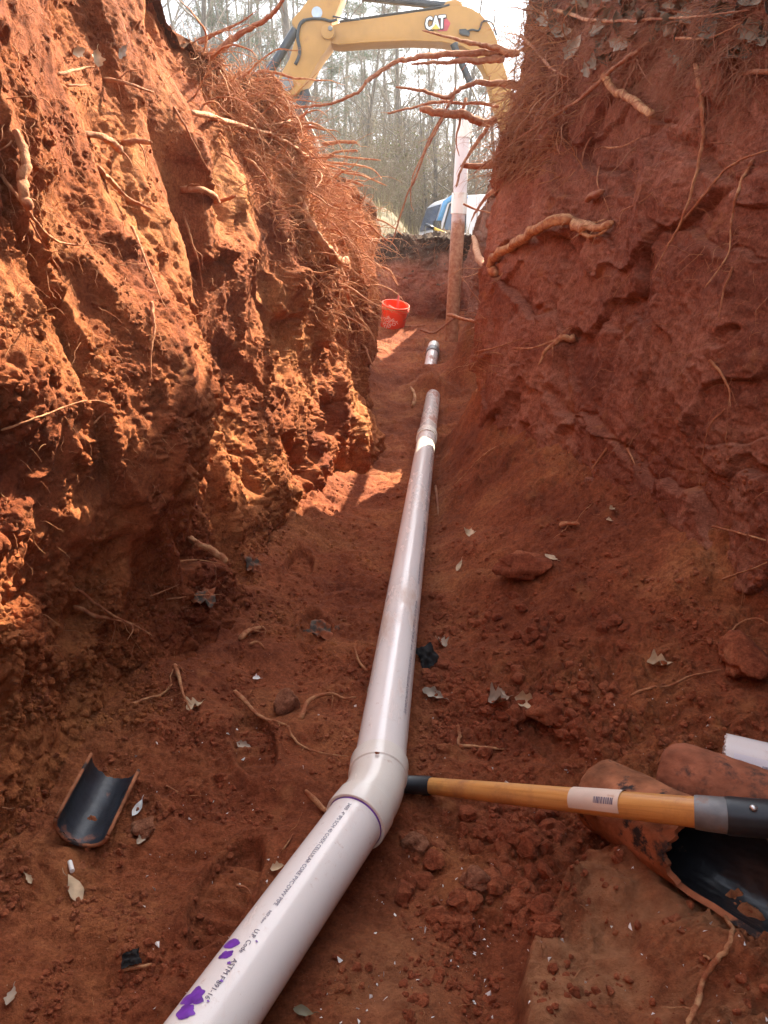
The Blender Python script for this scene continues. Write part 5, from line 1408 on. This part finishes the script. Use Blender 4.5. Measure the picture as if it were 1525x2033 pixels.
for i in range(44):
    Y = 24 + 12 * R_.random(); px = 450 + 560 * ((i * .618034 + .47) % 1)
    plant(TS, i, (px - 762) / FPX * Y / 1.05, Y, 1.0 + .6 * R_.random(), R_.random() * 6.3, 'tangled brown brush at the edge of the woods', 'bush', 'brush beyond the trench')

# ------------------------------------------------------------------ excavator
EY = 15.0
M_YEL = simple('excavator_yellow', (.44, .215, .045), .5, .12, 3, dirt=(.34, .16, .06), dirt_amt=(.58, .8), dirt_scale=3)
M_HYD = simple('hydraulic_black', (.022, .024, .03), .35, .3, 4, dirt=(.12, .08, .05), dirt_amt=(.6, .8))
M_CHROME = simple('chrome_rod', (.55, .55, .57), .2, .05, metallic=.9)
M_HOSE = simple('rubber_hose', (.03, .032, .036), .6)
M_TRACK = simple('track_steel', (.09, .06, .045), .7, .3, 6, bstr=.4)
M_GLASS = simple('dark_glass', (.02, .025, .03), .08, .1)
def c2(x, y): return 500 + x / 2.5417, y / 2.5417
def ex(x, y, Y=EY):
    px, py = c2(x, y); p = at_y(px, py, Y); return p
ez = float(ground_z(4.6, EY + .5))
exc = empty('excavator', (4.6, EY + .5, ez), 'yellow excavator reaching its boom and stick over the trench', 'excavator')
EO = np.array(exc.location)
def ex_poly(pts, y0, y1, name, mat, parent, bevel=.025, par_org=EO):
    mb = MB(); mb.prism([(ex(a, b)[0] - par_org[0], ex(a, b)[2] - par_org[2]) for a, b in pts], y0 - par_org[1], y1 - par_org[1])
    return mb.build(name, mat, parent, bevel=bevel, auto=30)
boom = ex_poly([(378,150),(400,128),(450,112),(600,92),(780,66),(940,44),(1000,30),(1060,28),(1110,40),(1160,72),(1205,125),(1235,190),(1262,290),(1300,420),(1350,560),(1420,700),(1350,760),(1270,640),(1215,480),(1195,390),(1170,330),(1125,268),(1060,232),(960,211),(780,206),(600,214),(440,226),(400,218),(375,190)], EY, EY + .48, 'boom', M_YEL, exc)
stick = ex_poly([(352,-95),(300,-20),(250,48),(205,100),(203,120),(232,160),(190,300),(118,425),(160,500),(232,472),(292,392),(350,292),(402,222),(396,150),(420,85),(470,-40),(455,-95)], EY - .05, EY + .53, 'stick', M_YEL, exc)
def disc(x, y, r, y0, y1, name, mat, parent, n=28):
    c = ex(x, y) - EO; mb = MB(); R = r / 2.5417 * EY / 1.15 / FPX
    mb.tube([(c[0], y0 - EO[1], c[2]), (c[0], y1 - EO[1], c[2])], R, n); return mb.build(name, mat, parent, auto=40, bevel=.006)
disc(385, 168, 33, EY - .10, EY - .045, 'pivot_boss', M_YEL, stick)
disc(398, 152, 11, EY - .13, EY - .10, 'pivot_pin', M_STEEL, stick)
disc(1033, 222, 9, EY - .03, EY, 'pivot_pin', M_STEEL, boom)
disc(330, 68, 27, EY - .056, EY - .05, 'painted_hole', simple('painted_sky_light', (.45, .52, .6), .5), stick)  # solid pale disc: sky light through a hole, put in as colour
# edge flange along the lower lip of the boom
fl_ = MB(); fl_.tube([ex(a, b) - EO + [0, -.012, 0] for a, b in ((440, 222), (600, 210), (780, 202), (960, 207), (1058, 228), (1122, 264), (1165, 325), (1190, 385))], .018, 6); fl_.build('flange', M_YEL, boom, smooth=True)
def hyd(A, B, w_, name, split=None, yo=.0, mat=M_HYD):
    a = ex(*A) - EO + [0, yo, 0]; b = ex(*B) - EO + [0, yo, 0]; R = w_ / 2 / 2.5417 * EY / 1.13 / FPX
    mb = MB()
    if split is None: mb.tube([a, b], R, 24)
    else:
        c = a + (b - a) * split; mb.tube([a, c], R, 24); mb.tube([c, c + (b - a) * .02], R * 1.15, 24)
    o = mb.build(name, mat, exc, auto=40)
    if split is not None:
        m2 = MB(); m2.tube([a + (b - a) * split, b], R * .5, 20); m2.build('rod', M_CHROME, o, auto=40)
    return o
hyd((222, 150), (20, 470), 46, 'bucket_cylinder', .78, -.0)
hyd((985, 8), (352, -62), 38, 'stick_cylinder', .66, .24)
hyd((1015, 225), (1160, 560), 34, 'boom_cylinder', .55, -.06)
brk = ex_poly([(955,36),(985,-4),(1030,-16),(1060,0),(1075,34)], EY + .1, EY + .38, 'bracket', M_YEL, boom, .01)
hs = MB()
for pts, r_ in (([(270,105),(245,130),(233,190),(243,250),(240,290),(222,330)], .028), ([(265,108),(310,100),(360,102),(400,112),(432,104)], .022), ([(410,88),(450,96),(500,106),(545,104)], .015), ([(480,70),(470,90),(485,100)], .012)):
    hs.tube(catmull([ex(a, b) - EO + [0, -.07, 0] for a, b in pts], 24), r_, 8)
hs.build('hoses', M_HOSE, stick, smooth=True)
hs = MB()
for yo in (.10, .17):
    hs.tube(catmull([ex(a, b) - EO + [0, yo, .03] for a, b in ((440, 108), (600, 86), (780, 60), (940, 38), (1000, 24))], 24), .016, 8)
hs.tube(catmull([ex(a, b) - EO + [0, -.03, 0] for a, b in ((1075, 165), (1110, 152), (1145, 155), (1165, 110), (1210, 118), (1235, 180))], 24), .016, 8)
hs.build('hoses', M_HOSE, boom, smooth=True)
ex_poly([(1045,152),(1078,150),(1100,170),(1096,186),(1062,182),(1046,172)], EY - .07, EY - .01, 'work_light', M_HYD, boom, .008)
# linkage and bucket behind the bank
ex_poly([(130,420),(175,380),(205,400),(215,440),(180,470)], EY - .09, EY - .05, 'link', M_STEEL, stick, .006)
ex_poly([(240,455),(285,440),(295,470),(255,560),(215,600),(190,590)], EY + .08, EY + .40, 'link', M_HYD, stick, .01)
bkm = MB(); 
for (poly, y0, y1) in (([(150,500),(260,560),(330,700),(300,850),(180,930),(60,900),(110,700)], EY - .35, EY + .85),):
    bkm.prism([(ex(a, b)[0] - EO[0], ex(a, b)[2] - EO[2]) for a, b in poly], y0 - EO[1], y1 - EO[1])
bkm.build('digging_bucket', M_TRACK, exc, bevel=.03)
# logo on the boom
px0 = ex(940, 118)
lg = MB(); lg.prism([(ex(a, b)[0] - EO[0], ex(a, b)[2] - EO[2]) for a, b in ((940,158),(985,156),(1003,118),(975,80),(950,84))], EY - .010 - EO[1], EY - .002 - EO[1]); lg.build('logo_hexagon', simple('logo_red', (.45, .03, .05), .4), boom)
def logo_text(yoff, mat, name, grow_):
    for ch, x0, x1 in (('C', 878, 908), ('A', 909, 947), ('T', 943, 975)):
        V, F = text_verts(ch, 1.0)
        w0, w1 = V[:, 0].min(), V[:, 0].max(); h0, h1 = V[:, 1].min(), V[:, 1].max()
        xa, xb = ex(x0, 120)[0], ex(x1, 120)[0]; zb, zt = ex(900, 152)[2], ex(900, 90)[2]; mb = MB()
        for q_, (dx, dz) in enumerate(grow_):
            pts = []
            for v in V:
                fx = (v[0]-w0)/(w1-w0); fy = (v[1]-h0)/(h1-h0); X_ = xa + fx * (xb-xa)
                pts.append((X_ - EO[0] + dx, EY + yoff - q_ * .0012 - EO[1], zb + fy * (zt-zb) + .09 * (X_ - ex(878, 120)[0]) - EO[2] + dz))
            mb.add(pts, F)
        mb.build(name, mat, boom)
logo_text(-.012, M_HOSE, 'logo_outline', [(.026*math.cos(a), .026*math.sin(a)) for a in np.linspace(0, 6.28, 11)[:-1]])
logo_text(-.030, M_WHITE, 'logo_letter', [(.010*math.cos(a), .010*math.sin(a)) for a in np.linspace(0, 6.28, 9)[:-1]])
lg = MB(); lg.prism([(ex(a, b)[0] - EO[0], ex(a, b)[2] - EO[2]) for a, b in ((905,151),(949,151),(927,124))], EY - .050 - EO[1], EY - .046 - EO[1]); lg.build('logo_triangle', simple('logo_yellow', (.72, .42, .05), .4), boom)
# house, cab and tracks, standing behind the shaded bank
def ebox(c, s, name, mat, bevel=.05):
    mb = MB(); mb.box(c, s); return mb.build(name, mat, exc, bevel=bevel, seg=2)
ebox((1.2, .3, 1.75), (3.0, 2.4, .95), 'engine_house', M_YEL, .12)
ebox((2.6, .3, 1.75), (.6, 2.5, 1.1), 'counterweight', M_HYD, .2)
cabo = ebox((-.35, -.35, 2.15), (1.5, 1.0, 1.75), 'cab', M_YEL, .08)
mb = MB(); mb.box((-.35, -.86, 2.35), (1.1, .02, 1.1)); mb.box((-1.105, -.35, 2.35), (.02, .8, 1.2)); mb.build('window', M_GLASS, cabo)
for sy in (-1, 1):
    tk = MB(); cc = [(x * 1.75 + dx, z) for x, dx, z in ((-1, 0, .0), (-1.12, 0, .12), (-1.2, 0, .35), (-1.15, 0, .6), (-1, 0, .78), (1, 0, .78), (1.15, 0, .6), (1.2, 0, .35), (1.12, 0, .12), (1, 0, .0))]
    tk.prism(cc, sy * 1.0 + .3 - .3, sy * 1.0 + .3 + .3)
    to = tk.build('track', M_TRACK, exc, bevel=.03)
ebox((.2, .3, .95), (1.4, 1.5, .5), 'turntable', M_HYD, .05)

# ------------------------------------------------------------------ white van
VT = 18.4
vb = at(905, 462, VT); vz = float(ground_z(2.3, 19.2))
vroof = at(925, 392, VT)[2]; VH = 1.92; vz = vroof - VH
M_VANW = simple('van_white', (.78, .79, .82), .25, .04)
M_VBLUE = simple('van_sky_reflection', (.12, .36, .66), .2, .2)
M_VGLASS = simple('van_glass', (.07, .12, .22), .06, .2, 2)
M_TYRE = simple('tyre', (.02, .02, .02), .8)
van = empty('van', (at(868, 430, VT)[0] + .12, VT * 1.02, vz), 'white van parked beyond the trench behind the vent pipe', 'van')
van.rotation_euler = (0, 0, rad(9))
# local: +x towards the rear, front at x<0 ; windscreen foot near x=-.55, roof from x=.25
prof = [(-1.05,.35),(-1.12,.6),(-1.05,.92),(-.45,1.06),(-.26,1.10),(-.04,1.74),(.16,1.88),(.9,1.92),(3.3,1.92),(3.75,1.86),(3.9,1.7),(3.95,.35)]
mb = MB(); mb.prism(prof, 0, 1.85); body = mb.build('body', M_VANW, van, bevel=.07, seg=3, auto=45)
mb = MB(); mb.prism([(-.02,1.16),(.12,1.66),(.22,1.72),(.46,1.72),(.46,1.14)], -.012, .02); w1 = mb.build('window', M_VGLASS, body, bevel=.006)
mb = MB(); mb.prism([(-.07,1.12),(.09,1.70),(.20,1.77),(.50,1.77),(.50,1.09)], -.006, .01); mb.build('window_frame', M_HOSE, w1, bevel=.004)
ws = MB(); a0, a1 = np.array([-.24, 1.16]), np.array([-.05, 1.71]); nrm = np.array([-(a1-a0)[1], (a1-a0)[0]]); nrm /= np.linalg.norm(nrm); o_ = nrm * .012
ws.add([(a0[0]+o_[0], .10, a0[1]+o_[1]), (a1[0]+o_[0], .16, a1[1]+o_[1]), (a1[0]+o_[0], 1.69, a1[1]+o_[1]), (a0[0]+o_[0], 1.75, a0[1]+o_[1])], [(0, 1, 2, 3)]); ws.build('windscreen', M_VGLASS, body)
mb = MB(); mb.tube([(-.20,-.012,1.14),(.0,-.012,1.74),(.16,-.012,1.84),(.5,-.012,1.88)], .06, 8); mb.build('pillar_sky_tint', M_VBLUE, body, smooth=True)  # blue colour along the pillar stands in for reflected sky
mb = MB(); mb.box((1.4,-.010,1.0),(.012,.012,1.3)); mb.box((2.6,-.010,1.0),(.012,.012,1.3)); mb.box((.75,-.010,.98),(.012,.012,1.2)); mb.box((2.2,-.012,.75),(3.2,.03,.08)); mb.build('side_trim', M_PLASTIC, body)
mb = MB(); mb.box((-.22,-.20,1.20),(.14,.22,.28)); mb.tube([(-.18,-.02,1.12),(-.22,-.16,1.16)], .02, 6); mb.build('mirror', M_HYD, van, bevel=.03)
for wx in (-.45, 2.9):
    for wy in (.02, 1.66):
        mb = MB(); mb.tube([(wx, wy - .03, .33), (wx, wy + .2, .33)], .33, 28); wh = mb.build('wheel', M_TYRE, van, auto=40, bevel=.02)
        m2 = MB(); m2.tube([(wx, wy - .045, .33), (wx, wy - .02, .33)], .2, 20); m2.build('rim', M_CHROME, wh, auto=40)
mb = MB(); mb.box((-1.08, .3, .78), (.06, .3, .2)); hl1 = mb.build('headlight', M_CHROME, van, bevel=.02)
mb = MB(); mb.box((-1.08, 1.55, .78), (.06, .3, .2)); mb.build('headlight', M_CHROME, van, bevel=.02)
# yellow and black tool handle on the far lip
yA = at(845, 446, 9.8); yB = at(900, 470, 9.7)
yh = empty('tool_handle', tuple(yB), 'yellow tool handle with black grip lying on the far lip', 'tool')
mb = MB(); mb.tube([np.zeros(3), (yA - yB) * .7], .017, 12); mb.build('shaft', simple('yellow_shaft', (.72, .45, .05), .4), yh, smooth=True)
mb = MB(); mb.tube([(yA - yB) * .68, (yA - yB)], .021, 12); mb.build('grip', M_HYD, yh, smooth=True)

SC.cycles.samples = 64

# ------------------------------------------------------------------ thin winter haze
mh = bpy.data.materials.new('haze_air'); mh.use_nodes = True; mh.node_tree.nodes.clear()
pv = mh.node_tree.nodes.new('ShaderNodeVolumePrincipled'); oh = mh.node_tree.nodes.new('ShaderNodeOutputMaterial')
pv.inputs['Density'].default_value = 0.0012; pv.inputs['Color'].default_value = (.96, .97, 1, 1); pv.inputs['Anisotropy'].default_value = 0.35
mh.node_tree.links.new(pv.outputs[0], oh.inputs['Volume'])
mb = MB(); mb.box((0, 0, 13.0), (2 * HAZE_R, 2 * HAZE_R, 32)); hz = mb.build('haze', mh); hz['kind'] = 'stuff'
